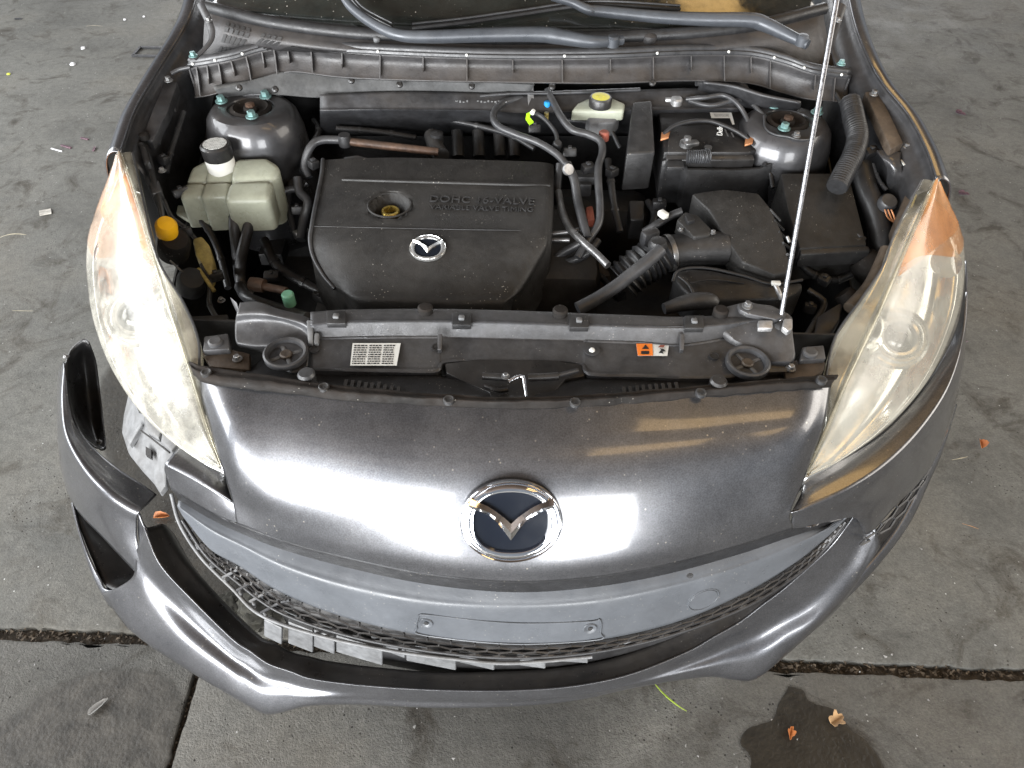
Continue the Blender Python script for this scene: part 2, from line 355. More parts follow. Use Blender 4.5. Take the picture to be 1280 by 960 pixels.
# ------------------------------------------------------------------ ground
def concrete(name, base, warm, rough_bump, seed):
    m = D.materials.new(name); m.use_nodes = True; nt = m.node_tree; N = nt.nodes; L = nt.links; b = N['Principled BSDF']
    tc = N.new('ShaderNodeTexCoord'); mp = N.new('ShaderNodeMapping'); mp.inputs['Location'].default_value = (seed, seed * 2, 0)
    L.new(tc.outputs['Object'], mp.inputs[0])
    def nz(s, d=6, r=0.6, dist=0):
        x = N.new('ShaderNodeTexNoise'); x.inputs['Scale'].default_value = s; x.inputs['Detail'].default_value = d; x.inputs['Roughness'].default_value = r; x.inputs['Distortion'].default_value = dist
        L.new(mp.outputs[0], x.inputs['Vector']); return x.outputs['Fac']
    def ramp(src, *st):
        r = N.new('ShaderNodeValToRGB'); e = r.color_ramp.elements
        while len(e) < len(st): e.new(0.5)
        for k, (p, c) in enumerate(st): e[k].position = p; e[k].color = (*c, 1) if isinstance(c, tuple) else (c, c, c, 1)
        L.new(src, r.inputs[0]); return r.outputs[0]
    def mix(f, a, c, mode='MIX'):
        x = N.new('ShaderNodeMix'); x.data_type = 'RGBA'; x.blend_type = mode
        for s, v in ((0, f), (6, a), (7, c)):
            if isinstance(v, (int, float)): x.inputs[s].default_value = v
            elif isinstance(v, tuple): x.inputs[s].default_value = (*v, 1)
            else: L.new(v, x.inputs[s])
        return x.outputs[2]
    g = tuple(c for c in base)
    c = ramp(nz(2.2, 8, 0.62), (0.3, tuple(v * 0.66 for v in g)), (0.5, g), (0.72, tuple(v * 1.3 for v in g)))
    c = mix(ramp(nz(5.5, 9, 0.7, 1.2), (0.52, 0.0), (0.66, 0.85)), c, tuple(v * 0.42 for v in warm))          # dark blotches
    c = mix(ramp(nz(1.1, 5, 0.6), (0.48, 0.0), (0.70, 0.6)), c, warm)                                        # warm dirt
    c = mix(0.55, c, ramp(nz(160, 4, 0.7), (0.25, 0.45), (0.75, 1.5)), 'MULTIPLY')                              # grain
    c = mix(0.5, c, ramp(nz(38, 5, 0.7), (0.3, 0.6), (0.7, 1.35)), 'MULTIPLY')
    v = N.new('ShaderNodeTexVoronoi'); v.inputs['Scale'].default_value = 75; L.new(mp.outputs[0], v.inputs['Vector'])
    pit = mix(1.0, ramp(v.outputs['Distance'], (0.10, 1.0), (0.2, 0.0)), ramp(nz(7, 4), (0.52, 0.0), (0.60, 1.0)), 'MULTIPLY')
    c = mix(pit, c, (0.025, 0.022, 0.018))
    v2 = N.new('ShaderNodeTexVoronoi'); v2.inputs['Scale'].default_value = 42; L.new(mp.outputs[0], v2.inputs['Vector'])
    sp = mix(1.0, ramp(v2.outputs['Distance'], (0.05, 1.0), (0.09, 0.0)), ramp(nz(9, 3), (0.55, 0.0), (0.6, 1.0)), 'MULTIPLY')
    c = mix(sp, c, (0.42, 0.42, 0.40))
    # thin scratches and drag marks
    mp2 = N.new('ShaderNodeMapping'); mp2.inputs['Rotation'].default_value = (0, 0, R(-62)); mp2.inputs['Scale'].default_value = (3.2, 24, 1); L.new(tc.outputs['Object'], mp2.inputs[0])
    ns = N.new('ShaderNodeTexNoise'); ns.inputs['Scale'].default_value = 1.6; ns.inputs['Detail'].default_value = 4; L.new(mp2.outputs[0], ns.inputs['Vector'])
    c = mix(ramp(ns.outputs['Fac'], (0.68, 0.0), (0.74, 0.5)), c, tuple(x * 0.4 for x in g))
    L.new(c, b.inputs['Base Color'])
    r = N.new('ShaderNodeMapRange'); L.new(nz(6, 5), r.inputs[0]); r.inputs[1].default_value = .3; r.inputs[2].default_value = .7; r.inputs[3].default_value = .62; r.inputs[4].default_value = .9
    L.new(r.outputs[0], b.inputs['Roughness']); b.inputs['Specular IOR Level'].default_value = 0.35
    h = mix(0.5, nz(45, 8, 0.72), nz(190, 4, 0.7)); h = mix(0.35, h, nz(11, 6, 0.6)); h = mix(pit, h, (0, 0, 0))
    bp = N.new('ShaderNodeBump'); bp.inputs['Strength'].default_value = rough_bump; bp.inputs['Distance'].default_value = 0.012
    L.new(h, bp.inputs['Height']); L.new(bp.outputs[0], b.inputs['Normal'])
    return m
MT['conc_a'] = concrete('concrete_smooth', (0.104, 0.102, 0.092), (0.084, 0.072, 0.054), 0.42, 0)
MT['conc_b'] = concrete('concrete_coarse', (0.112, 0.108, 0.097), (0.090, 0.075, 0.055), 0.85, 3.7)
MT['dirt'] = mat('joint_dirt', (0.050, 0.039, 0.027), 0.9, 0, 0.6, 40, 1.0, 90)

bm = bmesh.new()
vs = [bm.verts.new((x, y, -0.022)) for x, y in ((-14, -10), (14, -10), (14, 16), (-14, 16))]; bm.faces.new(vs)
ground = link('ground', bm, MT['dirt'], smooth=0, kind='structure')
JL = P(60, 793, 0).y; JR = P(1150, 838, 0).y; JX = P(226, 905, 0).x
def jy(x): return lerp(JL, JR, (x - P(60, 793, 0).x) / (P(1150, 838, 0).x - P(60, 793, 0).x))
def wob(x, k): return 0.006 * noise.noise(Vector((x * 9, k, 0))) + 0.004 * noise.noise(Vector((x * 38, k + 5, 0))) + 0.0025 * noise.noise(Vector((x * 110, k + 9, 0)))
def slab_edge(out, m_):
    # outline, then a chamfered, broken rim
    bm = bmesh.new(); n = len(out); c = sum((Vector((p[0], p[1], 0)) for p in out), Vector()) / n
    top = []; rim = []; low = []
    for i, (x, y) in enumerate(out):
        p = Vector((x, y, 0)); a = Vector((*out[i - 1], 0)); b = Vector((*out[(i + 1) % n], 0)); t = (b - a).normalized(); nn = Vector((-t.y, t.x, 0))
        w = 0.004 + 0.006 * max(0, noise.noise(p * 21)) + 0.010 * max(0, noise.noise(p * 7 + Vector((3, 3, 3))) - 0.15)
        top.append(bm.verts.new(p + nn * w * 1.6)); rim.append(bm.verts.new(p + nn * w * .4 + Vector((0, 0, -w * .5)))); low.append(bm.verts.new(p + Vector((0, 0, -0.05))))
    f = bm.faces.new(top); bmesh.ops.triangulate(bm, faces=[f])
    for i in range(n):
        j = (i + 1) % n
        bm.faces.new([rim[i], rim[j], top[j], top[i]]); bm.faces.new([low[i], low[j], rim[j], rim[i]])
    bmesh.ops.recalc_face_normals(bm, faces=bm.faces[:])
    return link('slab', bm, m_, ground, 50)
xs_fine = [-3 + i * 0.012 for i in range(501)]
hw = 0.013
back = [(-13.5, 15.5), (-13.5, jy(-13.5) + hw)] + [(x, jy(x) + hw + wob(x, 1) * 1.3) for x in xs_fine] + [(13.5, jy(13.5) + hw), (13.5, 15.5)]
slab_edge(back, MT['conc_a'])
xl = [x for x in xs_fine if x < JX - 0.01]; xr = [x for x in xs_fine if x > JX + 0.01]
ys_fine = [-2 + i * 0.012 for i in range(int((jy(JX) - hw + 2) / 0.012))]
left = [(-13.5, -9.5), (JX - 0.006, -9.5)] + [(JX - 0.006 + wob(y, 4) * .5, y) for y in ys_fine] + [(x, jy(x) - hw + wob(x, 2)) for x in reversed(xl)] + [(-13.5, jy(-13.5) - hw)]
slab_edge(left, MT['conc_b'])
right = [(13.5, -9.5), (13.5, jy(13.5) - hw)] + [(x, jy(x) - hw + wob(x, 2)) for x in reversed(xr)] + [(JX + 0.006 + wob(y, 6) * .5, y) for y in reversed(ys_fine)] + [(JX + 0.006, -9.5)]
slab_edge(right, MT['conc_b'])

# damp, dirt and painted-shade patches: thin sheets with a ragged border fading into the slab
def damp(name, px, col, rough, strength, soft, label):
    pts = [P(u, v, 0.0) for u, v in px]; k = 140; poly = [cr(pts + [pts[0]], i / k) for i in range(k)]
    c = sum(poly, Vector()) / k; bm = bmesh.new(); lay = bm.verts.layers.float.new('edge'); rings = []
    for s in (1.0, 0.97, 0.92, 0.8, 0.4):
        ring = []
        for p in poly:
            q = c + (p - c) * (s + (0.035 * noise.noise(p * 14) + 0.02 * noise.noise(p * 50) if s > .85 else 0)); q.z = 0.0025
            w = bm.verts.new(q); w[lay] = {1.0: 0.0, .97: .35, .92: .85, .8: 1.0, .4: 1.0}[s]; ring.append(w)
        rings.append(ring)
    for a, b in zip(rings, rings[1:]):
        for i in range(k): bm.faces.new([a[i], a[(i + 1) % k], b[(i + 1) % k], b[i]])
    cv = bm.verts.new(c + Vector((0, 0, .0025))); cv[lay] = 1
    for i in range(k): bm.faces.new([rings[-1][i], rings[-1][(i + 1) % k], cv])
    bmesh.ops.recalc_face_normals(bm, faces=bm.faces[:])
    m = D.materials.new(name); m.use_nodes = True; nt = m.node_tree; N = nt.nodes; L = nt.links; b = N['Principled BSDF']; out = N['Material Output']
    tc = N.new('ShaderNodeTexCoord'); n = N.new('ShaderNodeTexNoise'); n.inputs['Scale'].default_value = 26; n.inputs['Detail'].default_value = 8; L.new(tc.outputs['Object'], n.inputs['Vector'])
    r = N.new('ShaderNodeValToRGB'); r.color_ramp.elements[0].position = .3; r.color_ramp.elements[1].position = .75
    r.color_ramp.elements[0].color = (*(x * .6 for x in col), 1); r.color_ramp.elements[1].color = (*(x * 1.6 for x in col), 1); L.new(n.outputs['Fac'], r.inputs[0]); L.new(r.outputs[0], b.inputs['Base Color'])
    b.inputs['Roughness'].default_value = rough
    n2 = N.new('ShaderNodeTexNoise'); n2.inputs['Scale'].default_value = 120; n2.inputs['Detail'].default_value = 6; L.new(tc.outputs['Object'], n2.inputs['Vector'])
    bp = N.new('ShaderNodeBump'); bp.inputs['Strength'].default_value = 0.5; bp.inputs['Distance'].default_value = 0.004; L.new(n2.outputs['Fac'], bp.inputs['Height']); L.new(bp.outputs[0], b.inputs['Normal'])
    at = N.new('ShaderNodeAttribute'); at.attribute_name = 'edge'
    mr = N.new('ShaderNodeMapRange'); mr.inputs[1].default_value = soft[0]; mr.inputs[2].default_value = soft[1]; mr.inputs[4].default_value = strength
    ad = N.new('ShaderNodeMath'); ad.operation = 'ADD'; s2 = N.new('ShaderNodeMath'); s2.operation = 'MULTIPLY_ADD'; s2.inputs[1].default_value = .6; s2.inputs[2].default_value = -.3
    L.new(n.outputs['Fac'], s2.inputs[0]); L.new(at.outputs['Fac'], ad.inputs[0]); L.new(s2.outputs[0], ad.inputs[1]); L.new(ad.outputs[0], mr.inputs[0])
    tr = N.new('ShaderNodeBsdfTransparent'); mx = N.new('ShaderNodeMixShader'); L.new(mr.outputs[0], mx.inputs[0]); L.new(tr.outputs[0], mx.inputs[1]); L.new(b.outputs[0], mx.inputs[2]); L.new(mx.outputs[0], out.inputs['Surface'])
    return link(name, bm, m, ground, 0, label=label)
damp('wet_stain', [(985, 857), (1003, 862), (1012, 876), (1045, 888), (1062, 910), (1088, 932), (1108, 965), (1125, 1010), (1060, 1040), (960, 1030), (935, 985), (938, 948), (925, 930), (930, 912), (947, 906), (965, 900), (972, 880)],
     (0.013, 0.011, 0.008), 0.42, 0.95, (0.1, 0.35), 'dark wet patch on the concrete with a ragged edge')
damp('damp_stain', [(20, 890), (60, 860), (130, 835), (190, 838), (228, 860), (222, 920), (205, 970), (120, 1010), (20, 1000), (-60, 960), (-40, 920)],
     (0.055, 0.050, 0.042), 0.6, 0.72, (0.2, 1.0), 'broad dark grey damp patch on the front slab')

damp('dirt_and_shade', [(150, 430), (205, 480), (250, 560), (300, 690), (350, 770), (300, 790), (215, 715), (165, 640), (125, 560), (120, 480)], (0.026, 0.022, 0.016), 0.6, 0.70, (0.2, 1.0), 'dark brown dirt with painted-in shade on the slab under the torn bumper')  # brown floor dirt, with the shade below the bumper gap painted in
# dark timber roof of the open-sided shelter, above the frame (it is what the paint mirrors)
MT['timber'] = mat('roof_timber', (0.075, 0.045, 0.027), 0.7, 0, 0.35, 6, 0.3, 40)
roof = box('roof', (0, 1.2, 3.28), 9.0, 9.2, .06, MT['timber'], None, None, .005, kind='structure')
for i in range(9): box('beam', (0, -3.0 + i * 1.05, 3.20), 8.9, .09, .10, MT['timber'], roof, None, .004)

# ------------------------------------------------------------------ car body
car = empty('car', (0, 0, 0), 'grey car with open bonnet, bare engine bay and torn front bumper', 'car')

# fenders
def fender(px, s):
    a = PP(px); off = [(0, 0), (.014, .002), (.032, -.014), (.044, -.06), (.054, -.18), (.06, -.34)]
    rows = [[p + Vector((s * dx, 0, dz)) for p in a] for dx, dz in off]
    surf('fender', rows, MT['paint'], car, 50, 20, 0.003)
    fl = [[p + Vector((-s * dx, 0, dz)) for p in a] for dx, dz in ((-.001, -.001), (.004, -.018), (.016, -.026), (.026, -.04), (.030, -.09), (.034, -.42))]
    surf('inner_fender', fl, MT['inner'], car, 40, 14, 0.002)
LF = [(151, 192, .872), (168, 142, .893), (190, 102, .915), (207, 74, .932), (228, 40, .955), (243, 6, .985), (258, -60, 1.03)]
RF = [(1170, 226, .872), (1156, 186, .892), (1133, 143, .912), (1103, 106, .932), (1084, 72, .955), (1066, 22, .985), (1052, -50, 1.03)]
fender(LF, -1); fender(RF, 1)

# engine bay tub
bm = bmesh.new()
X0, X1, Y0, Y1, Z0 = -0.70, 0.70, 0.50, 1.20, 0.36
for q in (((X0, Y0, Z0), (X1, Y0, Z0), (X1, Y1, Z0), (X0, Y1, Z0)), ((X0, Y1, Z0), (X1, Y1, Z0), (X1, Y1, .90), (X0, Y1, .90)),
          ((X0, .62, Z0), (X0, Y1, Z0), (X0, Y1, .82), (X0, .62, .60)), ((X1, .62, Z0), (X1, Y1, Z0), (X1, Y1, .82), (X1, .62, .60)), ((-.56, Y0, Z0), (.56, Y0, Z0), (.56, Y0, .755), (-.56, Y0, .755))):
    bm.faces.new([bm.verts.new(p) for p in q])
o = link('engine_bay_tub', bm, MT['grime'], car, 0)
o.modifiers.new('t', 'SOLIDIFY').thickness = 0.004

# windscreen, cowl, wipers
ws = [[(258, 12, 1.0), (330, 30, .995), (430, 44, .99), (540, 50, .985), (650, 52, .985), (760, 50, .985), (870, 44, .99), (950, 34, .995), (1030, 14, 1.0)]]
ws0 = PP(ws[0])
rows = [[p + Vector((-p.x * .10 * k, .52 * k, .27 * k)) for p in ws0] for k in (0, .25, .6, 1.2)]
windscreen = surf('windscreen', rows, MT['darkglass'], car, 40, 10, 0.005)
cr_top = [(236, 76), (262, 72), (292, 66), (330, 55), (362, 52), (430, 57), (530, 62), (640, 65), (760, 64), (860, 60), (935, 61), (980, 71), (1015, 83), (1063, 90)]
zr = lambda u: .985 - .05 * (abs(u - 645) / 410) ** 3
ridge = [P(u, v, zr(u)) for u, v in cr_top]
moulding = [p + Vector((0, -.006, .001)) for p in ws0]
# cowl top: from moulding forward to ridge
S_ = Surf([ws0, [p + Vector((0, -.035, -.02)) for p in ws0], [cr(ridge, i / 8) + Vector((0, .05, -.035)) for i in range(9)], [cr(ridge, i / 8) + Vector((0, .012, -.006)) for i in range(9)]])
surf('cowl_panel', None, MT['cowl'], car, 60, 12, 0.003, S=S_)
o = tube('windscreen_moulding', [p + Vector((0, .004, .004)) for p in ws0], 0.013, MT['rubber'], car, 10)
# vent grids in the cowl
def vent(S, a0, a1, b0, b1, nx, ny, parent, lift=.0015):
    bm = bmesh.new()
    for i in range(nx):
        for j in range(ny):
            a = lerp(a0, a1, (i + .5) / nx); b = lerp(b0, b1, (j + .5) / ny); p = S.at(a, b); n = S.nrm(a, b)
            ux = (S.at(lerp(a0, a1, (i + .85) / nx), b) - p); uy = (S.at(a, lerp(b0, b1, (j + .85) / ny)) - p)
            bm.faces.new([bm.verts.new(p + n * lift + ux * sx + uy * sy) for sx, sy in ((-1, -1), (1, -1), (1, 1), (-1, 1))])
    face_cam(bm)
    return link('vent_holes', bm, MT['grime'], parent, 0)
cowl = D.objects['cowl_panel']
vent(S_, .045, .10, .16, .84, 5, 7, cowl); vent(S_, .118, .155, .2, .80, 4, 6, cowl); vent(S_, .17, .30, .32, .74, 13, 3, cowl); vent(S_, .70, .82, .55, .78, 15, 3, cowl); vent(S_, .89, .97, .62, .85, 9, 4, cowl)
# hood seal ridge and the ribbed front wall
sp = surf('cowl_seal', [[p + Vector((0, .014, -.004)) for p in ridge], [p + Vector((0, .007, .005)) for p in ridge], [p + Vector((0, -.003, .004)) for p in ridge], [p + Vector((0, -.006, -.004)) for p in ridge], [p + Vector((0, -.011, -.002)) for p in ridge], [p + Vector((0, -.013, -.009)) for p in ridge]], MT['hose'], car, 110, 16, 0.002)
for i in range(13):
    q = cr(ridge, .02 + i * .96 / 12) + Vector((0, -.0125, -.003)); lathe('seal_clip', q, [(.0028, 0), (.0028, .0015), (.0012, .003)], MT['white'], sp, (0, -1, .5), 10)
bot = [(243, 122), (266, 118), (300, 106), (335, 97), (366, 90), (430, 97), (530, 101), (640, 103), (760, 104), (860, 101), (935, 104), (978, 116), (1012, 124), (1060, 128)]
wall_bot = [PY(u, v, ridge[i].y - .030) for i, (u, v) in enumerate(bot)]
wall_top = [p + Vector((0, -.012, -.008)) for p in ridge]
wall_mid = [lerp(a, b, .45) + Vector((0, .012, 0)) for a, b in zip(wall_top, wall_bot)]
wall = surf('cowl_front_wall', [wall_top, wall_mid, [p + Vector((0, .008, .006)) for p in wall_bot], wall_bot], MT['cowl'], car, 100, 10, 0.003)
for i in range(25):
    t = .03 + i * .94 / 24
    if .84 < t < .93: continue
    a, m_, b = cr(wall_top, t), cr(wall_mid, t), cr(wall_bot, t)
    lo = lerp(a, b, .95 if i % 2 == 0 else .6)
    bm = bmesh.new(); dx = Vector((.0013, 0, 0)); q = [a + Vector((0, -.002, -.002)), m_ + Vector((0, -.006 - .008, 0)), lo + Vector((0, -.006, 0)), lerp(m_, b, .5) + Vector((0, .012, 0)), m_ + Vector((0, .004, 0))]
    A = [bm.verts.new(p - dx) for p in q]; B = [bm.verts.new(p + dx) for p in q]; bm.faces.new(A); bm.faces.new(B[::-1])
    for k in range(5): bm.faces.new([A[k], A[(k + 1) % 5], B[(k + 1) % 5], B[k]])
    bmesh.ops.recalc_face_normals(bm, faces=bm.faces[:]); link('rib', bm, MT['cowl'], wall, 0)
for t in (.004, .996):
    a, b = cr(wall_top, t), cr(wall_bot, t); s = -1 if t < .5 else 1
    bm = bmesh.new(); prism_bm(bm, [a + Vector((0, 0, 0)), a + Vector((0, .05, 0)), a + Vector((s * .004, .05, 0)), a + Vector((s * .004, 0, 0))], (a - b).z, .001); link('end_plate', bm, MT['cowl'], wall, 0)
# wipers
def wiper(arm, blade, r0, r1, pivot):
    a = PP(arm)
    bm = bmesh.new(); tube_bm(bm, a, lambda t: r0 * (.62 + .38 * min(1, t / .25)) if t < .25 else lerp(r0, r1, (t - .25) / .75), 12, .012, flat=1.0); bmesh.ops.recalc_face_normals(bm, faces=bm.faces[:])
    w = link('wiper_arm', bm, MT['wiper'], car, 50)
    lathe('pivot_cap', P(*pivot), [(.013, -.01), (.013, .006), (.010, .010), (.0, .011)], MT['wiper'], w)
    if blade:
        tube('wiper_blade', blade, .0045, MT['rubber'], w, 6)
        tube('blade_spine', [P(u, v, z) + Vector((0, .006, .006)) for u, v, z in blade], .0025, MT['hose'], w, 6)
wiper([(778, 50, 1.012), (740, 52, 1.016), (700, 46, 1.02), (672, 43, 1.022), (600, 44, 1.02), (540, 46, 1.018), (500, 44, 1.02), (470, 32, 1.03), (440, 10, 1.05), (425, -12, 1.07)], [(438, -4, 1.045), (455, 15, 1.03), (490, 34, 1.012)], .0155, .008, (766, 51, 1.015))
wiper([(1010, 56, 1.0), (985, 44, 1.006), (955, 30, 1.015), (935, 25, 1.02), (880, 24, 1.02), (820, 21, 1.022), (750, 14, 1.026), (735, 12, 1.03), (715, 3, 1.04), (690, -4, 1.05)], [(515, 35, 1.006), (580, 28, 1.012), (650, 18, 1.02), (720, 8, 1.028), (770, 7, 1.03), (850, 12, 1.02)], .0155, .008, (1003, 50, 1.006))
lathe('cowl_plug', P(812, 46, .99), [(.016, -.02), (.016, .004), (.010, .009), (0, .010)], MT['cowl'], cowl)
lathe('cowl_plug', P(471, 49, .988), [(.007, -.02), (.007, .004), (0, .007)], MT['bracket'], cowl)
# hinge brackets
for s, pts in ((-1, [(243, 74, .965), (264, 50, .99), (262, 30, 1.005), (250, 4, 1.03)]), (1, [(1050, 84, .965), (1040, 55, .99), (1046, 30, 1.005), (1054, 6, 1.03)])):
    bm = bmesh.new(); tube_bm(bm, pts, .009, 8, flat=.35); bmesh.ops.recalc_face_normals(bm, faces=bm.faces[:]); h = link('hood_hinge', bm, MT['inner'], car)
    bolt('hinge_bolt', P(*pts[0]) + Vector((0, 0, .006)), .006, MT['bolt'], h)
    bolt('hinge_bolt', P(*pts[2]) + Vector((0, 0, .006)), .005, MT['steel'], h)

# raised bonnet (above the frame, shades the bay)
def hp(x, t, n=0): return Vector((x, 1.16 - .5 * t * .98 + n * .866, 1.09 + .866 * t * .98 + n * .5))
rows = [[hp(x * w, t, .03 * (1 - (x / .7) ** 2) + .02 * math.sin(t * 3)) for x in (-.7, -.45, -.2, 0, .2, .45, .7)] for t, w in ((0, 1), (.3, 1.0), (.7, .96), (.93, .88), (1.0, .8))]
bonnet = surf('bonnet', rows, MT['paint'], car, 30, 20, 0.0)
bonnet.modifiers.new('t', 'SOLIDIFY').thickness = .02
rows = [[hp(x * w, t, .03 * (1 - (x / .7) ** 2) + .02 * math.sin(t * 3) - .028) for x in (-.62, -.3, 0, .3, .62)] for t, w in ((.05, 1), (.4, 1), (.9, .86))]
surf('bonnet_liner', rows, MT['grime'], bonnet, 20, 12, .01)
# prop rod
b0 = P(974, 408, .785); b1 = PY(1046, 0, .72); dr = (b1 - b0); top = b0 + dr * 1.76
rod = tube('prop_rod', [b0, lerp(b0, top, .5), top], .0042, MT['rodsteel'], car, 12)
lathe('rod_grommet', b0, [(.011, -.01), (.011, .004), (.007, .010)], MT['rubber'], rod, dr, 14)

# wheels (under the body)
for s in (-1, 1):
    prof = [(.19, -.09), (.27, -.10), (.30, -.09), (.315, -.06), (.315, .06), (.30, .09), (.27, .10), (.19, .09)]
    w = lathe('wheel', (s * .74, .93, .315), [(.02, -.04), (.19, -.03), (.195, -.09), (.195, .09), (.02, .04)], MT['alu'], car, (1, 0, 0), 40)
    lathe('tyre', (s * .74, .93, .315), prof, MT['tyre'], w, (1, 0, 0), 48)

# ------------------------------------------------------------------ front bumper
nose_rows = [
 [(240, 462, .757), (330, 478, .765), (430, 492, .772), (530, 500, .776), (640, 503, .778), (750, 500, .776), (850, 493, .772), (940, 485, .765), (1040, 476, .757)],
 [(256, 512, .735), (338, 528, .742), (432, 544, .748), (532, 552, .751), (640, 555, .752), (748, 552, .751), (848, 545, .748), (938, 534, .742), (1032, 524, .735)],
 [(270, 560, .700), (346, 575, .707), (434, 590, .713), (533, 598, .717), (640, 601, .718), (748, 598, .717), (846, 590, .713), (935, 578, .707), (1019, 562, .700)],
 [(282, 598, .655), (352, 622, .660), (436, 637, .665), (534, 647, .668), (640, 650, .669), (747, 647, .668), (844, 637, .665), (932, 618, .660), (1004, 602, .655)],
 [(291, 628, .610), (354, 655, .610), (436, 677, .610), (534, 696, .610), (640, 703, .610), (745, 698, .610), (842, 682, .610), (934, 656, .610), (988, 641, .612)],
 [(296, 655, .572), (352, 676, .572), (434, 698, .572), (532, 718, .572), (640, 728, .572), (742, 722, .572), (840, 705, .572), (932, 680, .572), (992, 660, .572)]]
nose_base = list(nose_rows[5])
for r_ in nose_rows:
    a_, b_ = r_[0], r_[-1]
    a2_, b2_ = r_[1], r_[-2]; z_ = .003 if nose_rows.index(r_) < 4 else 0
    r_.insert(1, (lerp(a_[0], a2_[0], .32), lerp(a_[1], a2_[1], .32), lerp(a_[2], a2_[2], .32) + z_)); r_.insert(-1, (lerp(b_[0], b2_[0], .3), lerp(b_[1], b2_[1], .3), lerp(b_[2], b2_[2], .3) + z_))
    w_ = {0: 1, 1: 1, 2: .9, 3: .5}.get(nose_rows.index(r_), 0)
    r_[0] = (a_[0], a_[1], a_[2] - .014 * w_); r_[-1] = (b_[0], b_[1], b_[2] - .010 * w_)
NOSE = Surf(nose_rows)
bumper = surf('front_bumper', None, MT['paint'], car, 80, 44, 0.0035, S=NOSE, label='dusty grey painted bumper nose')
# vertical step under the nose
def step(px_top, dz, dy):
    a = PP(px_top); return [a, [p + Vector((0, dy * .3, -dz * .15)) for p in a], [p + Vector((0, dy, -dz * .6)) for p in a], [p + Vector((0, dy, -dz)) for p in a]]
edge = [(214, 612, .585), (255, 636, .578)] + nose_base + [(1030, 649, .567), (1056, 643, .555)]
surf('nose_lower_edge', step(edge, .046, .003), MT['black'], bumper, 80, 8, .003)  # shade put into the colour: black plastic instead of body paint
# left stub below the dark shelf, and the shelf
surf('left_corner_stub', [[(206, 580, .640), (232, 592, .637), (262, 609, .630), (291, 627, .609), (317, 630, .600)], [(206, 590, .618), (232, 606, .614), (262, 624, .606), (292, 640, .592), (318, 642, .584)], [(214, 612, .585), (240, 628, .58), (266, 643, .575), (296, 655, .569), (322, 655, .560)]], MT['paint'], bumper, 30, 10, .003)
surf('left_lamp_shelf', [[(206, 580, .6405), (232, 592, .6375), (262, 609, .6305), (291, 627, .6125)], [(218, 565, .641), (245, 576, .638), (268, 593, .631), (289, 622, .613)], [(230, 552, .638), (254, 564, .635), (275, 582, .628), (287, 615, .612)]], MT['paint'], bumper, 24, 8, .003)
# right shelf along the lamp, then the corner panel
shelf_in = [(1000, 620, .611), (1012, 594, .616), (1060, 568, .624), (1110, 534, .632), (1160, 476, .641), (1193, 416, .653), (1204, 368, .668), (1206, 326, .69)]
crest = [(989, 641, .612), (1010, 634, .618), (1062, 610, .626), (1110, 577, .634), (1152, 534, .642), (1185, 483, .652), (1203, 425, .665), (1209, 365, .685)]
mid_s = [tuple(lerp(a, b, .5) for a, b in zip(p, q)) for p, q in zip(shelf_in, crest)]; mid_s = [(u, v, z + .002) for u, v, z in mid_s]
surf('right_lamp_shelf', [shelf_in, mid_s, crest], MT['paint'], bumper, 60, 10, .003)
corner = [
 crest,
 [(991, 646, .600), (1016, 640, .602), (1068, 618, .605), (1116, 588, .605), (1157, 548, .605), (1189, 500, .61), (1205, 445, .63), (1210, 375, .65)],
 [(992, 660, .572), (1022, 652, .570), (1072, 634, .560), (1118, 606, .550), (1158, 570, .545), (1188, 522, .55), (1204, 460, .57), (1208, 395, .59)],
 [(1022, 655, .563), (1054, 648, .550), (1084, 642, .530), (1126, 618, .505), (1158, 585, .50), (1184, 540, .505), (1200, 478, .52), (1206, 410, .53)],
 [(1056, 647, .545), (1070, 641, .519), (1084, 668, .474), (1118, 634, .478), (1152, 600, .47), (1178, 556, .47), (1196, 500, .47), (1203, 430, .47)]]
cp = surf('corner_panel', corner, MT['paint'], bumper, 60, 24, .003)
# lower lip, right half and centre
rim = [(180, 660, .455), (200, 706, .41), (240, 750, .35), (290, 799, .30), (335, 830, .27), (390, 849, .255), (450, 857, .25), (540, 863, .252), (640, 864, .256), (720, 858, .262), (790, 843, .272), (860, 815, .290), (925, 778, .325), (985, 732, .380), (1038, 684, .44), (1071, 641, .517)]
m1 = [(170, 690, .40), (192, 728, .365), (234, 772, .31), (285, 817, .265), (330, 846, .235), (388, 861, .232), (450, 866, .230), (540, 871, .232), (640, 872, .235), (720, 866, .24), (795, 851, .25), (872, 826, .262), (945, 795, .285), (1012, 755, .335), (1058, 704, .40), (1090, 652, .480)]
m2 = [(165, 722, .33), (184, 755, .30), (228, 800, .26), (284, 840, .225), (330, 868, .195), (386, 872, .21), (450, 873, .208), (540, 877, .21), (640, 877, .213), (720, 871, .218), (795, 856, .228), (876, 837, .235), (948, 822, .235), (1020, 778, .285), (1068, 728, .338), (1096, 666, .455)]
bt = [(128, 742, .26), (165, 790, .22), (228, 834, .195), (288, 870, .175), (332, 893, .150), (386, 882, .185), (450, 880, .185), (540, 884, .188), (640, 882, .19), (720, 874, .195), (795, 858, .205), (880, 846, .205), (938, 851, .185), (1000, 802, .23), (1045, 762, .265), (1100, 684, .42)]
under = [PP([p])[0] + Vector((0, .05, -.02)) for p in bt]
ins = {4: (316, 886, .158), 5: (352, 891, .160), 12: (916, 850, .193), 13: (958, 840, .197)}
dv = [.013, .014, .014, .013, .010, .005, .003, .002, .002, .003, .005, .008, .012, .013, .012, .004]
m1 = [(u, v, z - dv[i] * .8) for i, (u, v, z) in enumerate(m1)]; m2 = [(u, v, z + dv[i] * .9) for i, (u, v, z) in enumerate(m2)]
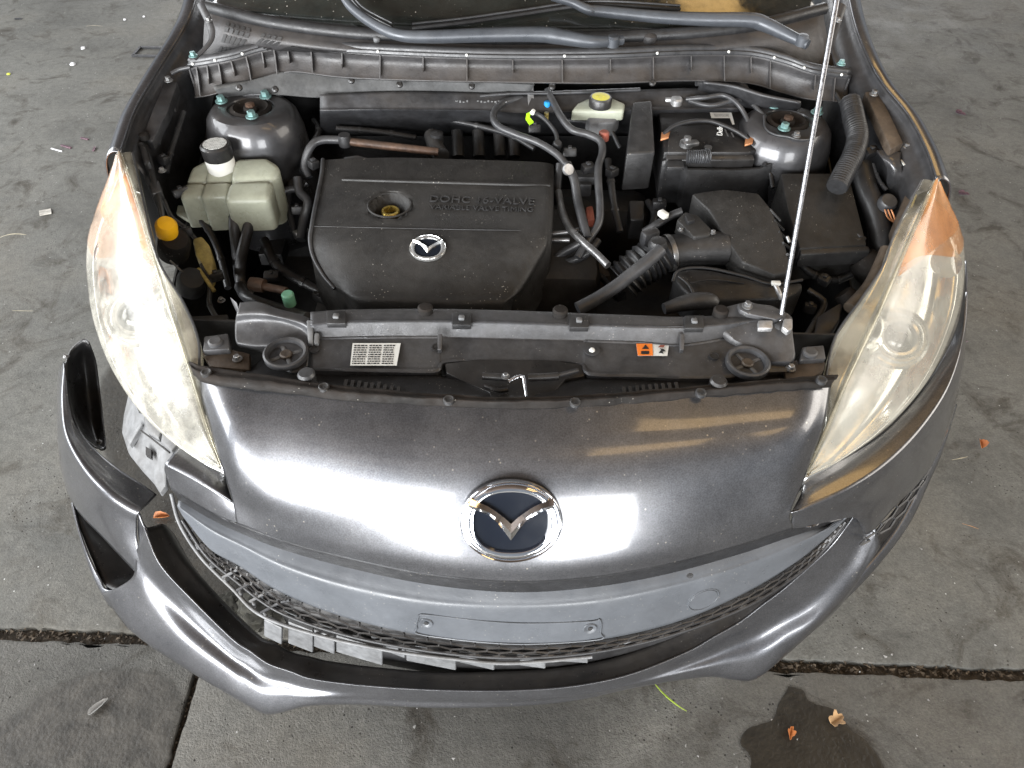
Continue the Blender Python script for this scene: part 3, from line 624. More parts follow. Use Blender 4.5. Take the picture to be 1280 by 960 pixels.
for k in (13, 12, 5, 4):
    for l_ in (rim, m1, m2): l_.insert(k, tuple(lerp(a, b, .5) for a, b in zip(l_[k - 1], l_[k])))
    bt.insert(k, ins[k])
under = [P(*p) + Vector((0, .05, -.02)) for p in bt]
LIP = Surf([rim, [tuple(lerp(a, b, .25) for a, b in zip(p, q)) for p, q in zip(rim, m1)], m1, m2, bt, under])
lip = surf('bumper_lip', None, MT['paint'], bumper, 140, 36, .003, S=LIP, label='sagging lower lip of the torn bumper')
# black ledge behind the lip rim
ledge_in = [(205, 655, .42), (232, 700, .375), (275, 748, .31), (322, 793, .265), (365, 815, .245), (410, 826, .235), (470, 834, .232), (550, 840, .236), (640, 838, .242), (715, 832, .25), (780, 818, .26), (845, 792, .282), (905, 756, .318), (960, 715, .37), (1012, 675, .425), (1055, 642, .495)]
for k in (13, 12, 5, 4): ledge_in.insert(k, tuple(lerp(a, b, .5) for a, b in zip(ledge_in[k - 1], ledge_in[k])))
rim_in = [(u, v, z - .002) for u, v, z in rim]
surf('lip_ledge', [rim_in, [tuple(lerp(a, b, .5) for a, b in zip(p, q)) for p, q in zip(rim_in, ledge_in)], ledge_in, [P(*p) + Vector((0, .01, -.05)) for p in ledge_in]], MT['satin'], lip, 120, 10, .003)
# right side of lip running back under the fog pocket
ex = [[(1045, 762, .265), (1090, 716, .31), (1135, 658, .36), (1162, 602, .41), (1180, 560, .44), (1197, 505, .46)],
      [(1040, 757, .285), (1084, 712, .325), (1124, 660, .368), (1152, 606, .415), (1174, 560, .447), (1194, 505, .464)],
      [(1036, 752, .29), (1080, 706, .328), (1118, 660, .366), (1146, 610, .41), (1170, 562, .443), (1192, 506, .46)]]
surf('lip_end', ex, MT['paint'], lip, 40, 8, .003)
pocket_floor = [[(1035, 753, .288), (1079, 707, .326), (1117, 661, .364), (1145, 611, .408), (1169, 563, .441)],
                [(1074, 700, .395), (1086, 682, .40), (1118, 640, .41), (1150, 598, .43), (1168, 566, .445)]]
surf('fog_pocket', pocket_floor, MT['satin'], cp, 30, 8, .003)
# fog mesh
def hexmesh(name, S, na, nb, r, matl, parent, a0=0, a1=1, b0=0, b1=1, taper=False):
    bm = bmesh.new(); segs = set()
    def pt(i, j): return (round(i, 4), round(j, 4))
    for i in range(na + 1):
        for j in range(nb + 1):
            cx = i + .5 * (j % 2); hexa = [(cx - .5, j - .17), (cx - .5, j + .17 + .33), (cx, j + .67), (cx + .5, j + .5), (cx + .5, j - .17)]
            h = [(cx, j - .67 + .33), (cx + .5, j - .0), (cx + .5, j + .66), (cx, j + 1.0), (cx - .5, j + .66), (cx - .5, j)]
            for k in range(6):
                p, q = pt(*h[k]), pt(*h[(k + 1) % 6]); segs.add((min(p, q), max(p, q)))
    for p, q in segs:
        e = [(x / na, y / nb) for x, y in (p, q)]
        if any(t < -.001 or t > 1.001 for xy in e for t in xy): continue
        A = S.at(lerp(a0, a1, e[0][0]), lerp(b0, b1, e[0][1])); B = S.at(lerp(a0, a1, e[1][0]), lerp(b0, b1, e[1][1]))
        if (A - B).length < 1e-4: continue
        tube_bm(bm, [A, B], r, 4)
    bmesh.ops.recalc_face_normals(bm, faces=bm.faces[:])
    return link(name, bm, matl, parent, 0)
FOG = Surf([[(1071, 682, .47), (1098, 652, .478), (1128, 622, .478), (1152, 598, .475), (1166, 574, .47)], [(1078, 681, .44), (1112, 660, .435), (1138, 628, .44), (1156, 602, .45), (1167, 574, .465)]])
hexmesh('fog_mesh', FOG, 6, 2, .0022, MT['hose'], cp)
surf('fog_pocket_wall', [[p + Vector((-.01, .03, -.01)) for p in PP(FOG_)] for FOG_ in ([(1066, 676, .49), (1098, 645, .49), (1128, 615, .49), (1160, 575, .48)], [(1070, 700, .38), (1110, 660, .39), (1140, 620, .41), (1166, 575, .44)])], MT['satin'], cp, 20, 8, .003)

# grille insert
g_top = [P(*p) + Vector((0, .006, -.036)) for p in edge]
kx = [(222, 634, .545), (262, 664, .532)] + [(300, 684, .522), (356, 712, .517), (436, 738, .512), (534, 757, .511), (640, 763, .511), (744, 757, .511), (842, 737, .515), (930, 711, .517), (994, 684, .522)] + [(1030, 664, .532), (1058, 645, .55)]
g_bot = [(228, 645, .52), (262, 686, .478)] + [(298, 707, .455), (352, 741, .437), (432, 772, .428), (532, 795, .424), (640, 806, .422), (746, 800, .424), (844, 778, .430), (930, 742, .442), (992, 705, .462)] + [(1030, 675, .485), (1056, 650, .53)]
g_mid = [tuple(lerp(a, b, .5) for a, b in zip(p, q)) for p, q in zip(kx, g_bot)]
grille = surf('grille_panel', [g_top, [lerp(a, b, .55) + Vector((0, -.002, .001)) for a, b in zip(g_top, PP(kx))], kx, g_mid, g_bot], MT['grille'], car, 110, 26, .003, label='matte blue-grey lower grille panel')
GS = Surf([kx, g_mid, g_bot])
# plate imprint, holes and tow cover
a, b = GS.find(638, 786)
for u, v in ((533, 778), (738, 785)):
    aa, bb = GS.find(u, v); n = GS.nrm(aa, bb); q = GS.at(aa, bb)
    lathe('plate_hole', q, [(.012, .0005), (.011, .0025), (.006, .0008), (.0045, -.001), (.001, -.002)], MT['grille'], grille, n, 20)
    lathe('plate_hole_core', q + n * .0022, [(.0042, 0), (.0001, .0003)], MT['grime'], grille, n, 12)
pl = []
for u, v in [(524, 768), (540, 768), (640, 778), (735, 776), (750, 774), (751, 790), (744, 799), (640, 804), (530, 793), (521, 784)]:
    aa, bb = GS.find(u, v); pl.append(GS.at(aa, bb) + GS.nrm(aa, bb) * .0015)
tube('plate_imprint', pl + [pl[0]], .0013, MT['grille'], grille, 6, label='faint raised outline where a plate was mounted')
aa, bb = GS.find(883, 758); q = GS.at(aa, bb); n = GS.nrm(aa, bb)
lathe('tow_eye_cover', q, [(.030, -.002), (.030, .0012), (.0285, .0016), (.028, .0004), (.0265, .0004), (.026, .0015), (.0001, .002)], MT['grille'], grille, n, 40, sy=.85)
aa, bb = NOSE.find(862, 697)
lathe('paint_chip_hole', P(862, 716, .548) + Vector((0, -.005, 0)), [(.0055, 0), (.005, .001), (.0001, .0005)], MT['grime'], grille, (0, -1, .3), 14)
# honeycomb strip below the panel
MS = Surf([[(u, v + 1, z - .004) for u, v, z in g_bot], [(228, 650, .505), (258, 694, .46), (294, 725, .425), (348, 764, .40), (430, 793, .392), (532, 813, .388), (640, 822, .386), (748, 814, .388), (850, 790, .396), (936, 756, .412), (1000, 715, .436), (1034, 682, .468), (1057, 652, .52)]])
hexmesh('grille_mesh', MS, 40, 3, .0020, MT['satin'], car, .06, .985)
surf('grille_backing', [[p + Vector((0, .012, -.004)) for p in MS.rows[0]], [p + Vector((0, .012, -.004)) for p in MS.rows[1]]], MT['grime'], car, 60, 4, .003, a0=.10, a1=.97)
surf('lower_backing', [[p + Vector((0, .022, -.008)) for p in MS.rows[1]], [p + Vector((0, .035, -.10)) for p in MS.rows[1]], [p + Vector((0, .04, -.20)) for p in MS.rows[1]]], MT['grime'], car, 50, 6, .003, a0=.22, a1=.80)
tube('mesh_lower_rail', MS.rows[1], .0035, MT['rubber'], car, 8)
surf('radiator_shroud', [[Vector((x, .24, .40)) for x in (-.42, 0, .5)], [Vector((x, .25, .18)) for x in (-.42, 0, .5)]], MT['grime'], car, 6, 4, .01)
# broken grey mounting panel under the mesh
segs = [(330, 775, 352, 786, 20), (360, 778, 391, 790, 26), (392, 788, 418, 798, 20), (420, 795, 478, 812, 20), (482, 803, 506, 812, 11), (508, 812, 570, 824, 14), (574, 818, 618, 828, 10), (650, 822, 682, 826, 10), (700, 820, 735, 822, 7)]
mp_ = tube('mounting_rail', [(214, 617, .53), (225, 655, .49), (252, 697, .45), (290, 735, .415), (325, 768, .395), (390, 792, .385), (480, 812, .380), (570, 824, .378), (640, 829, .377), (740, 821, .38)], .0035, MT['bracket'], car, 8, label='broken light grey plastic mounting rail')
for u0, v0, u1, v1, h in segs:
    z = .377; a, b, = P(u0, v0, z), P(u1, v1, z); c, d = PY(u1, v1 + h, b.y + .004), PY(u0, v0 + h, a.y + .004)
    bm = bmesh.new(); f = bm.faces.new([bm.verts.new(p) for p in (a, b, c, d)])
    r = bmesh.ops.extrude_face_region(bm, geom=[f]); bmesh.ops.translate(bm, verts=[g for g in r['geom'] if isinstance(g, bmesh.types.BMVert)], vec=(0, .012, 0))
    bmesh.ops.recalc_face_normals(bm, faces=bm.faces[:]); bmesh.ops.bevel(bm, geom=bm.edges[:], offset=.0015, segments=1, affect='EDGES')
    link('mounting_tab', bm, MT['bracket'], mp_, 0)
for u, v in ((398, 792), (409, 796), (488, 806), (500, 810)):
    box('tab_slot', PY(u, v, P(u, v, .372).y - .004), .006, .003, .011, MT['grime'], mp_, bevel=0)
for i, (u, v, z) in enumerate([(232, 668, .475), (245, 682, .465), (262, 706, .442), (278, 722, .43), (296, 738, .417), (312, 752, .405), (326, 766, .397)]):
    q = P(u, v, z); bm = bmesh.new(); tube_bm(bm, [q, q + Vector((.03, .012, .012)), q + Vector((.055, .01, .03))], .0028, 5); bmesh.ops.recalc_face_normals(bm, faces=bm.faces[:]); link('broken_strut', bm, MT['bracket' if i % 2 else 'hose'], mp_)
    box('broken_clip', q + Vector((.006, 0, -.006)), .012, .005, .016, MT['bracket'], mp_, Matrix.Rotation(.5 + .3 * i, 3, 'Z'))

MSr = MS.rows[1]
for k in range(34):
    t = .06 + .0165 * k + random.uniform(-.004, .004); a = cr(MSr, t); b = cr(MSr, t + random.uniform(.008, .02)); dn = random.uniform(.012, .04)
    bm = bmesh.new(); q = [a, b, b + Vector((random.uniform(-.01, .01), .004, -dn * random.uniform(.5, 1))), lerp(a, b, .5) + Vector((random.uniform(-.006, .006), .002, -dn * 1.2)), a + Vector((random.uniform(-.01, .008), .004, -dn * random.uniform(.3, 1)))]
    f = bm.faces.new([bm.verts.new(p + Vector((0, .006 + .0006 * (k % 5), 0))) for p in q]); r = bmesh.ops.extrude_face_region(bm, geom=[f]); bmesh.ops.translate(bm, verts=[g for g in r['geom'] if isinstance(g, bmesh.types.BMVert)], vec=(0, .0022, 0))
    bmesh.ops.recalc_face_normals(bm, faces=bm.faces[:]); link('torn_plastic', bm, MT['satin' if k % 3 else 'bracket'], mp_, 0)
# left wing of the bumper, torn loose
w_crest = [(79, 452, .555), (76, 500, .535), (82, 545, .515), (104, 585, .50), (132, 615, .49), (158, 633, .48), (173, 641, .475)]
w_top = [(82, 462, .553), (87, 508, .532), (98, 537, .511), (122, 564, .494), (150, 587, .483), (176, 604, .473), (196, 618, .468)]
wtm = [tuple(lerp(a, b, .5) for a, b in zip(p, q)) for p, q in zip(w_crest, w_top)]
wing = surf('bumper_wing', [w_top, [(u, v, z + .002) for u, v, z in wtm], w_crest, [(76, 456, .535), (73, 508, .51), (79, 558, .485), (101, 598, .47), (128, 628, .46), (154, 648, .45), (170, 656, .445)],
   [(73, 462, .49), (71, 520, .46), (76, 580, .43), (96, 620, .415), (125, 652, .40), (152, 675, .40), (172, 684, .40)],
   [(75, 470, .44), (73, 535, .41), (80, 602, .38), (98, 640, .365), (128, 672, .355), (160, 706, .35), (186, 732, .345)]], MT['paint'], bumper, 50, 30, .003, label='torn left end of the bumper hanging loose beside the lamp')
surf('wing_liner', [[(83, 455, .545), (90, 437, .55), (104, 425, .56), (110, 428, .56)], [(84, 480, .52), (92, 470, .50), (104, 455, .49), (119, 452, .50)], [(90, 515, .50), (98, 510, .45), (110, 505, .42), (125, 495, .43)], [(104, 545, .49), (110, 545, .44), (120, 548, .41), (129, 535, .42)], [(122, 560, .495), (124, 560, .46), (128, 562, .43), (133, 560, .42)]], MT['satin'], wing, 16, 24, .003)
bolt('wing_screw', P(124, 553, .435), .004, MT['steel'], wing); bolt('wing_screw', P(83, 446, .552), .004, MT['steel'], wing)
# pocket at left: opening wall and outer rim
surf('left_fog_pocket', [[P(*p) + Vector((.012, .012, -.012)) for p in [(80, 600, .385), (97, 636, .37), (126, 668, .36), (158, 702, .355), (190, 734, .345)]], [P(*p) + Vector((.03, .03, -.06)) for p in [(88, 628, .36), (106, 665, .33), (126, 695, .32), (150, 718, .31), (185, 735, .32)]], [P(*p) + Vector((.004, .004, 0)) for p in [(90, 632, .342), (98, 664, .315), (112, 702, .28), (130, 735, .265), (168, 742, .285)]]], MT['satin'], lip, 24, 12, .003)
surf('left_lip_end', [[(90, 628, .36), (98, 660, .33), (110, 695, .30), (124, 722, .275), (135, 738, .27), (168, 726, .325)], [(88, 629, .352), (97, 664, .322), (109, 703, .285), (122, 732, .262), (134, 745, .26), (166, 740, .29)], [(91, 630, .335), (100, 668, .30), (112, 708, .26), (128, 743, .24), (140, 760, .24), (170, 770, .24)]], MT['paint'], lip, 30, 8, .003)
surf('wing_join', [[(173, 642, .474), (172, 662, .43), (176, 690, .39), (188, 728, .345)], [(178, 655, .458), (182, 675, .42), (188, 700, .38), (196, 730, .34)], [(182, 660, .454), (190, 690, .42), (206, 716, .385), (222, 742, .345)]], MT['paint'], lip, 20, 8, .003)

# light grey retaining bracket at the left corner
br = prism('lamp_bracket', [(160, 492, .60), (168, 497, .605), (176, 515, .615), (186, 518, .62), (200, 528, .63), (226, 552, .635), (213, 572, .62), (207, 580, .61), (208, 606, .585), (200, 616, .575), (190, 600, .565), (176, 585, .56), (160, 565, .56), (152, 540, .565), (154, 520, .58)], .012, MT['bracket'], car, .003)
for q in ([(178, 520, .628), (188, 520, .632), (203, 533, .637), (198, 548, .632), (184, 540, .626)], [(203, 536, .636), (213, 537, .64), (226, 550, .642), (214, 564, .637), (200, 552, .632)]): prism('bracket_block', q, .012, MT['bracket'], br, .004)
prism('bracket_slot', [(182, 558, .5985), (189, 562, .6005), (189, 572, .6005), (182, 568, .5985)], .008, MT['grime'], br, 0)
prism('bracket_rib', [(174, 528, .61), (178, 530, .612), (162, 556, .585), (158, 548, .585)], .012, MT['bracket'], br, .002)
tube('bracket_gap', [(176, 538, .620), (192, 550, .622), (212, 566, .627)], .0014, MT['grime'], br, 6)

# ------------------------------------------------------------------ emblems
def emblem(name, o, x, y, n, hwid, hh, parent, dark):
    s = 1.0
    sc = lambda poly: [(px * hwid, py * hh) for px, py in poly]
    bm = bmesh.new(); t = hwid * .07
    plate2d_bm(bm, sc(ell(.95, .95)), o, x, y, n, t * .5, -t * .6); root = link(name, bm, dark, parent, 30)
    bm = bmesh.new(); ring2d_bm(bm, None, None, o, x, y, n, [(sc(ell(1.0, 1.0)), -t), (sc(ell(1.0, 1.0)), t * .3), (sc(ell(.975, .97)), t * .8), (sc(ell(.945, .94)), t * .5), (sc(ell(.93, .925)), t * .1)])
    ring2d_bm(bm, None, None, o, x, y, n, [(sc(ell(.925, .92, 2.05)), t * .1), (sc(ell(.90, .89, 2.1)), t * .75), (sc(ell(.80, .80, 2.2)), t * 1.15), (sc(ell(.735, .735, 2.35)), t * .9), (sc(ell(.71, .71, 2.4)), -.1 * t)])
    bmesh.ops.recalc_face_normals(bm, faces=bm.faces[:]); link('ring', bm, MT['reflector' if hwid < .05 else 'chrome'], root, 45)
    up = [(-.80, .60), (-.62, .50), (-.44, .40), (-.28, .27), (-.13, .13), (0, -.02)]
    lo = [(-.80, .36), (-.62, .29), (-.44, .18), (-.27, .02), (-.13, -.20), (0, -.42)]
    ridge_ = [(-.82, .47), (-.62, .40), (-.44, .30), (-.27, .15), (-.12, -.03), (0, -.20)]
    bm = bmesh.new()
    for s in (1, -1):
        rows = [[o + x * (px * s * hwid) + y * (py * hh) + n * (t * h) for px, py in l] for l, h in ((up, 0), (up, 1.1), (ridge_, 2.2), (lo, 1.1), (lo, 0))]
        grid_bm(bm, rows)
    bmesh.ops.recalc_face_normals(bm, faces=bm.faces[:]); link('wings', bm, MT['reflector' if hwid < .05 else 'chrome'], root, 20)
    return root
def on(S, u, v):
    a, b = S.find(u, v); n = S.nrm(a, b); x = (S.at(min(a + .01, 1), b) - S.at(a - .01, b)).normalized(); y = n.cross(x).normalized(); return S.at(a, b), x, y, n
q, x, y, n = on(NOSE, 638.5, 648)
dep = (q - CAM).dot(FWD)
hwid = 64 * dep / F
emblem('emblem', q + n * .012, x, y, n, hwid, hwid * .85, bumper, MT['emb'])

# ------------------------------------------------------------------ headlamps
def bulge(p, q, k, h): return lerp(p, q, k) + Vector((0, 0, h))
def headlamp(ridge_px, outer_px, flange_px, s, lens, proj, bowl, amber, label):
    ri, ou, fl = PP(ridge_px), PP(outer_px), PP(flange_px)
    nr = len(ri)
    rows = [ri, [bulge(a, b, .18, .012) for a, b in zip(ri, ou)], [bulge(a, b, .5, .020 * math.sin(math.pi * min(1, (i + .3) / nr))) for i, (a, b) in enumerate(zip(ri, ou))], [bulge(a, b, .85, .008) for a, b in zip(ri, ou)], ou, [p + Vector((-s * .004, .004, -.02)) for p in ou]]
    rows[0] = [p for p in ri]
    root = surf('headlamp', [[p + Vector((-s * .006, .004, -.012)) for p in r] if k else [p + Vector((0, 0, -.012)) for p in r] for k, r in enumerate([ri, [lerp(a, b, .3) + Vector((0, 0, -.05)) for a, b in zip(ri, ou)], [lerp(a, b, .7) + Vector((0, 0, -.055)) for a, b in zip(ri, ou)], ou])], MT['reflector'], car, 40, 14, .003, label=label)
    ln = surf('lens', rows, lens, root, 60, 24, 0); LS = Surf(rows); bm = bmesh.new()
    grid_bm(bm, [[LS.at(lerp(.66 + .24 * b + .012 * math.sin(b * 9), .995, i / 14), b) + LS.nrm(lerp(.66 + .24 * b + .012 * math.sin(b * 9), .995, i / 14), b) * .0012 for i in range(15)] for b in [j / 14 * .74 + .01 for j in range(15)]]); face_cam(bm)
    link('amber_lens', bm, MT['lens_amber' if s > 0 else 'lens_faded'], root, 60)
    tube('lens_ridge', [p + Vector((0, 0, .002)) for p in ri], .0032, MT['flange'], root, 8)
    surf('lens_flange', [ri, [lerp(a, b, .5) + Vector((0, 0, .004)) for a, b in zip(ri, fl)], fl, [p + Vector((0, 0, -.03)) for p in fl]], MT['flange'], root, 50, 10, 0)
    surf('flange_back', [[p + Vector((0, 0, -.02)) for p in ri], [p + Vector((0, 0, -.022)) for p in fl]], MT['reflector'], root, 30, 4, .002, a0=.0, a1=.95)
    tube('flange_edge', [p + Vector((0, 0, .001)) for p in fl], .0022, MT['hose'], root, 6)
    # projector
    c = P(*proj) + Vector((0, 0, -.018)); ax = Vector((-s * .05, -.55, .75)).normalized()
    lathe('projector_bezel', c, [(.026, -.006), (.029, .003), (.034, .004), (.036, -.006), (.041, .003), (.046, .003), (.049, -.008), (.054, -.002), (.058, -.012)], MT['reflector'], root, ax, 36)
    lathe('projector_lens', c + ax * -.006, [(.027, 0), (.024, .006), (.016, .012), (.008, .0145), (.0001, .0155)], MT['darkglass'], root, ax, 28)
    surf('amber_reflector', [[(u, v, z - .010) for u, v, z in r_] for r_ in amber], MT['amber'], root, 14, 8, .002)
    lathe('lamp_bowl', P(*bowl), [(.030, .008), (.024, -.004), (.012, -.014), (.006, -.016), (.005, .0), (.0001, .002)], MT['reflector'], root, ax, 24)
    return root
headlamp([(276, 584, .652), (257, 532, .70), (242, 482, .74), (225, 428, .77), (206, 370, .80), (190, 318, .822), (174, 262, .845), (151, 193, .875)],
         [(274, 585, .650), (238, 568, .655), (190, 530, .66), (152, 482, .668), (126, 430, .68), (111, 370, .705), (111, 296, .745), (148, 195, .872)],
         [(283, 588, .65), (262, 525, .70), (250, 470, .745), (248, 425, .772), (229, 378, .80), (199, 328, .822), (183, 268, .842), (166, 192, .872)],
         -1, MT['lens_l'], (163, 385, .735), (140, 318, .75), [[(156, 207, .852), (168, 246, .832), (180, 286, .815), (190, 322, .80)], [(150, 208, .85), (148, 246, .82), (150, 280, .80), (180, 312, .79)], [(147, 212, .845), (130, 248, .80), (128, 272, .785), (160, 302, .78)]], 'yellowed left headlamp with a glaring white hazed lens')
headlamp([(1009, 592, .652), (1034, 535, .70), (1056, 482, .74), (1080, 430, .77), (1106, 374, .80), (1128, 322, .822), (1148, 275, .845), (1168, 228, .872)],
         [(1012, 594, .650), (1060, 569, .655), (1112, 530, .66), (1158, 478, .670), (1188, 420, .682), (1204, 362, .705), (1203, 298, .75), (1172, 229, .870)],
         [(1004, 592, .65), (1030, 520, .70), (1033, 466, .745), (1046, 418, .772), (1078, 372, .80), (1104, 332, .822), (1119, 290, .842), (1152, 226, .868)],
         1, MT['lens_r'], (1130, 412, .735), (1180, 330, .745), [[(1165, 240, .852), (1152, 274, .832), (1138, 308, .815), (1124, 345, .80)], [(1172, 242, .845), (1174, 272, .82), (1164, 302, .80), (1136, 336, .79)], [(1178, 246, .84), (1193, 268, .80), (1196, 288, .785), (1155, 322, .78)]], 'hazed right headlamp with orange corner and visible projector')

# ------------------------------------------------------------------ radiator support
us = [388, 430, 490, 544, 560, 640, 720, 738, 800, 850, 905, 950, 990]
v0 = [390, 387, 386, 386, 386, 388, 391, 392, 394, 396, 394, 392, 396]
v1 = [406, 403, 402, 402, 402, 404, 407, 407, 409, 410, 406, 400, 406]
v2 = [424, 423, 422, 422, 422, 424, 426, 427, 429, 432, 424, 412, 418]
v3 = [461, 462, 463, 463, 452, 450, 453, 467, 469, 471, 470, 463, 462]
def srow(vs_, dv_, z): return [(u, v + dv_, z) for u, v in zip(us, vs_)]
sup = surf('radiator_support', [srow(v0, 0, .788), srow(v0, 3, .7905), srow(v1, -3, .7910), srow(v1, 0, .7905), srow(v1, 2, .7875), srow(v2, -3, .7685), srow(v2, 0, .7655), srow(v2, 3, .7650), srow(v3, -3, .7595), srow(v3, 0, .759), [P(u, v, .757) + Vector((0, -.003, -.005)) for u, v in zip(us, v3)], [P(u, v, .757) + Vector((0, -.002, -.03)) for u, v in zip(us, v3)]], MT['support'], car, 110, 60, .003, smooth=30)
# left end block with raised shoulder
lb = surf('support_end', [[(300, 378, .800), (322, 377, .802), (348, 386, .798), (372, 392, .79), (388, 398, .785)], [(296, 392, .800), (322, 390, .802), (348, 396, .798), (374, 402, .79), (388, 408, .785)], [(294, 404, .780), (320, 402, .785), (350, 402, .785), (376, 412, .775), (388, 424, .768)], [(294, 420, .772), (318, 420, .772), (345, 418, .772), (372, 425, .768), (386, 440, .765)], [(296, 430, .765), (318, 433, .765), (340, 432, .768), (372, 438, .765), (384, 455, .762)], [(300, 434, .745), (318, 438, .742), (335, 445, .745), (360, 465, .755), (380, 463, .755)]], MT['support'], sup, 40, 30, .003)
prism('support_strap', [(383, 400, .792), (391, 400, .792), (391, 430, .772), (385, 429, .772)], .006, MT['bracket'], sup, .0015)
prism('support_strap', [(393, 416, .78), (399, 416, .78), (398, 429, .772), (392, 429, .772)], .006, MT['bracket'], sup, .0015)
prism('support_end', [(905, 382, .800), (930, 376, .802), (965, 380, .802), (990, 392, .80), (992, 412, .79), (996, 445, .772), (990, 452, .77), (965, 452, .768), (940, 440, .766), (915, 428, .768), (900, 412, .78)], .05, MT['support'], sup, .006)
prism('end_plate', [(922, 379, .808), (938, 377, .808), (975, 386, .806), (984, 393, .805), (970, 399, .804), (935, 392, .806), (925, 387, .807)], .008, MT['support'], sup, .002)
bolt('support_bolt', P(934, 383, .809), .006, MT['steel'], sup)
prism('rod_bracket', [(948, 400, .803), (966, 400, .803), (966, 410, .801), (948, 410, .801)], .008, MT['alu'], sup, .002)
prism('rod_bracket', [(980, 398, .805), (991, 398, .805), (991, 410, .803), (985, 414, .80), (978, 408, .803)], .01, MT['alu'], sup, .002)
# square clips and round studs
for u, v in ((420, 396), (577, 398), (724, 401), (868, 402)):
    c = prism('square_clip', [(u - 12, v - 8, .7965), (u + 12, v - 8, .7965), (u + 12, v + 8, .7945), (u - 12, v + 8, .7945)], .010, MT['greyplastic'], sup, .0015)
    w = P(u, v - 1, .7975); box('clip_post', w, .010, .010, .006, MT['bracket'], c, bevel=.002)
for u, v in ((532, 390), (700, 393), (900, 393)):
    lathe('support_stud', P(u, v, .79), [(.013, -.01), (.013, .010), (.010, .013), (0, .0135)], MT['seal'], sup, n=18)
for u, v in ((393, 437), (546, 434), (893, 445)):
    lathe('support_hole', P(u, v, .7655), [(.0085, -.001), (.0085, .0012), (.0065, .0012), (.0064, .0004), (.0001, .0003)], MT['satin'], sup, n=18)
lathe('white_stud', P(740, 438, .766), [(.013, 0), (.013, .001), (.006, .0012), (.0055, .004), (0, .0045)], MT['support'], sup, n=18); lathe('stud_cap', P(740, 438, .7705), [(.005, 0), (.004, .003), (0, .004)], MT['white'], sup, n=12)
for u in (550, 853): prism('post', [(u - 3, 417, .786), (u + 3, 417, .786), (u + 2, 437, .772), (u - 3, 437, .772)], .008, MT['support'], sup, .001)
# printed labels
def quad(name, px, z, m, parent, dz=.0015):
    bm = bmesh.new(); t = [bm.verts.new(P(u, v, z) + Vector((0, 0, dz))) for u, v in px]; bm.faces.new(t); bmesh.ops.recalc_face_normals(bm, faces=bm.faces[:])
    if bm.faces[:][0].normal.z < 0: bmesh.ops.reverse_faces(bm, faces=bm.faces[:])
    return link(name, bm, m, parent, 0)
lab = quad('label', [(438, 458), (441, 430), (501, 430), (496, 458)], .7645, MT['white'], sup, .002); lab['label'] = 'white printed data label'
bm = bmesh.new()
for r_ in range(9):
    for c0, c1 in ((443, 460), (462, 478), (480, 494)):
        x_ = c0; v_ = 432.5 + r_ * 2.8
        while x_ < c1 - 1:
            w_ = random.uniform(1.2, 4.5); e_ = min(c1, x_ + w_); sh = (r_ * .35)
            bm.faces.new([bm.verts.new(P(a - sh, b, .7645) + Vector((0, 0, .0026))) for a, b in ((x_, v_), (e_, v_), (e_, v_ + 1.5), (x_, v_ + 1.5))]); x_ = e_ + .9
face_cam(bm); link('label_print', bm, MT['ink'], lab, 0)
wl = quad('warning_label', [(797, 446), (795, 431), (836, 431), (834, 446)], .7645, MT['white'], sup, .002)
quad('label_field', [(797, 446), (795, 431), (815, 431), (816, 446)], .7645, MT['orange'], wl, .0028)
def pxpoly(name, px, z, m, parent, dz): return quad(name, px, z, m, parent, dz)
pxpoly('warning_triangle', [(802, 438), (806.5, 432.5), (811, 438)], .7645, MT['ink'], wl, .0034); pxpoly('warning_bar', [(801, 444.5), (801, 440.5), (811, 440.5), (811, 444.5)], .7645, MT['ink'], wl, .0034)
pxpoly('fan_symbol', [(823, 443), (826, 439), (824, 437), (829, 438), (832, 441), (828, 441), (829, 444), (826, 443)], .7645, MT['ink'], wl, .0034); pxpoly('hand_symbol', [(822, 436), (825, 433), (831, 433), (829, 436)], .7645, MT['red'], wl, .0034)
# round stop holders
for u, v, z in ((357, 441, .772), (935, 452, .770)):
    c = P(u, v, z)
    h = lathe('hood_stop', c, [(.036, -.006), (.036, .0025), (.033, .004), (.0285, .002), (.027, -.012), (.012, -.014), (.0001, -.014)], MT['support'], sup, n=32)
    lathe('stop_pad', c + Vector((0, 0, -.012)), [(.010, 0), (.010, .010), (.008, .012), (0, .0115)], MT['brownsteel'], h, n=16)
    for k in range(4):
        a = k * math.pi / 2 + .5; box('stop_arm', c + Vector((math.cos(a) * .018, math.sin(a) * .018, -.008)), .018, .007, .008, MT['bracket'], h, Matrix.Rotation(a, 3, 'Z'))
# air guide between support and bumper, latch bay
gtop = [(330, 448, .745), (400, 466, .745), (470, 468, .748), (545, 469, .75), (600, 480, .745), (640, 486, .742), (690, 480, .745), (740, 472, .75), (820, 474, .748), (890, 475, .745), (985, 466, .742)]
gbot = [(300, 470, .755), (390, 482, .76), (465, 490, .764), (545, 497, .767), (600, 501, .768), (640, 502, .768), (690, 500, .768), (740, 498, .767), (820, 492, .764), (890, 486, .76), (985, 476, .755)]
gd = surf('air_guide', [gtop, [tuple(lerp(a, b, .5) for a, b in zip(p, q)) for p, q in zip(gtop, gbot)], gbot], MT['black'], car, 80, 8, .003)
GD = Surf([gtop, gbot])
for base in ((432, 474), (780, 483)):
    for i in range(9):
        u = base[0] + i * 8.2; v = base[1] + i * (1.1 if base[0] < 600 else -.7) + 6; a, b = GD.find(u, v); p = GD.at(a, b)
        bm = bmesh.new(); box_bm(bm, p + Vector((0, 0, .0005)), .0055, .017, .003); link('guide_slot', bm, MT['grime'], gd, 0)
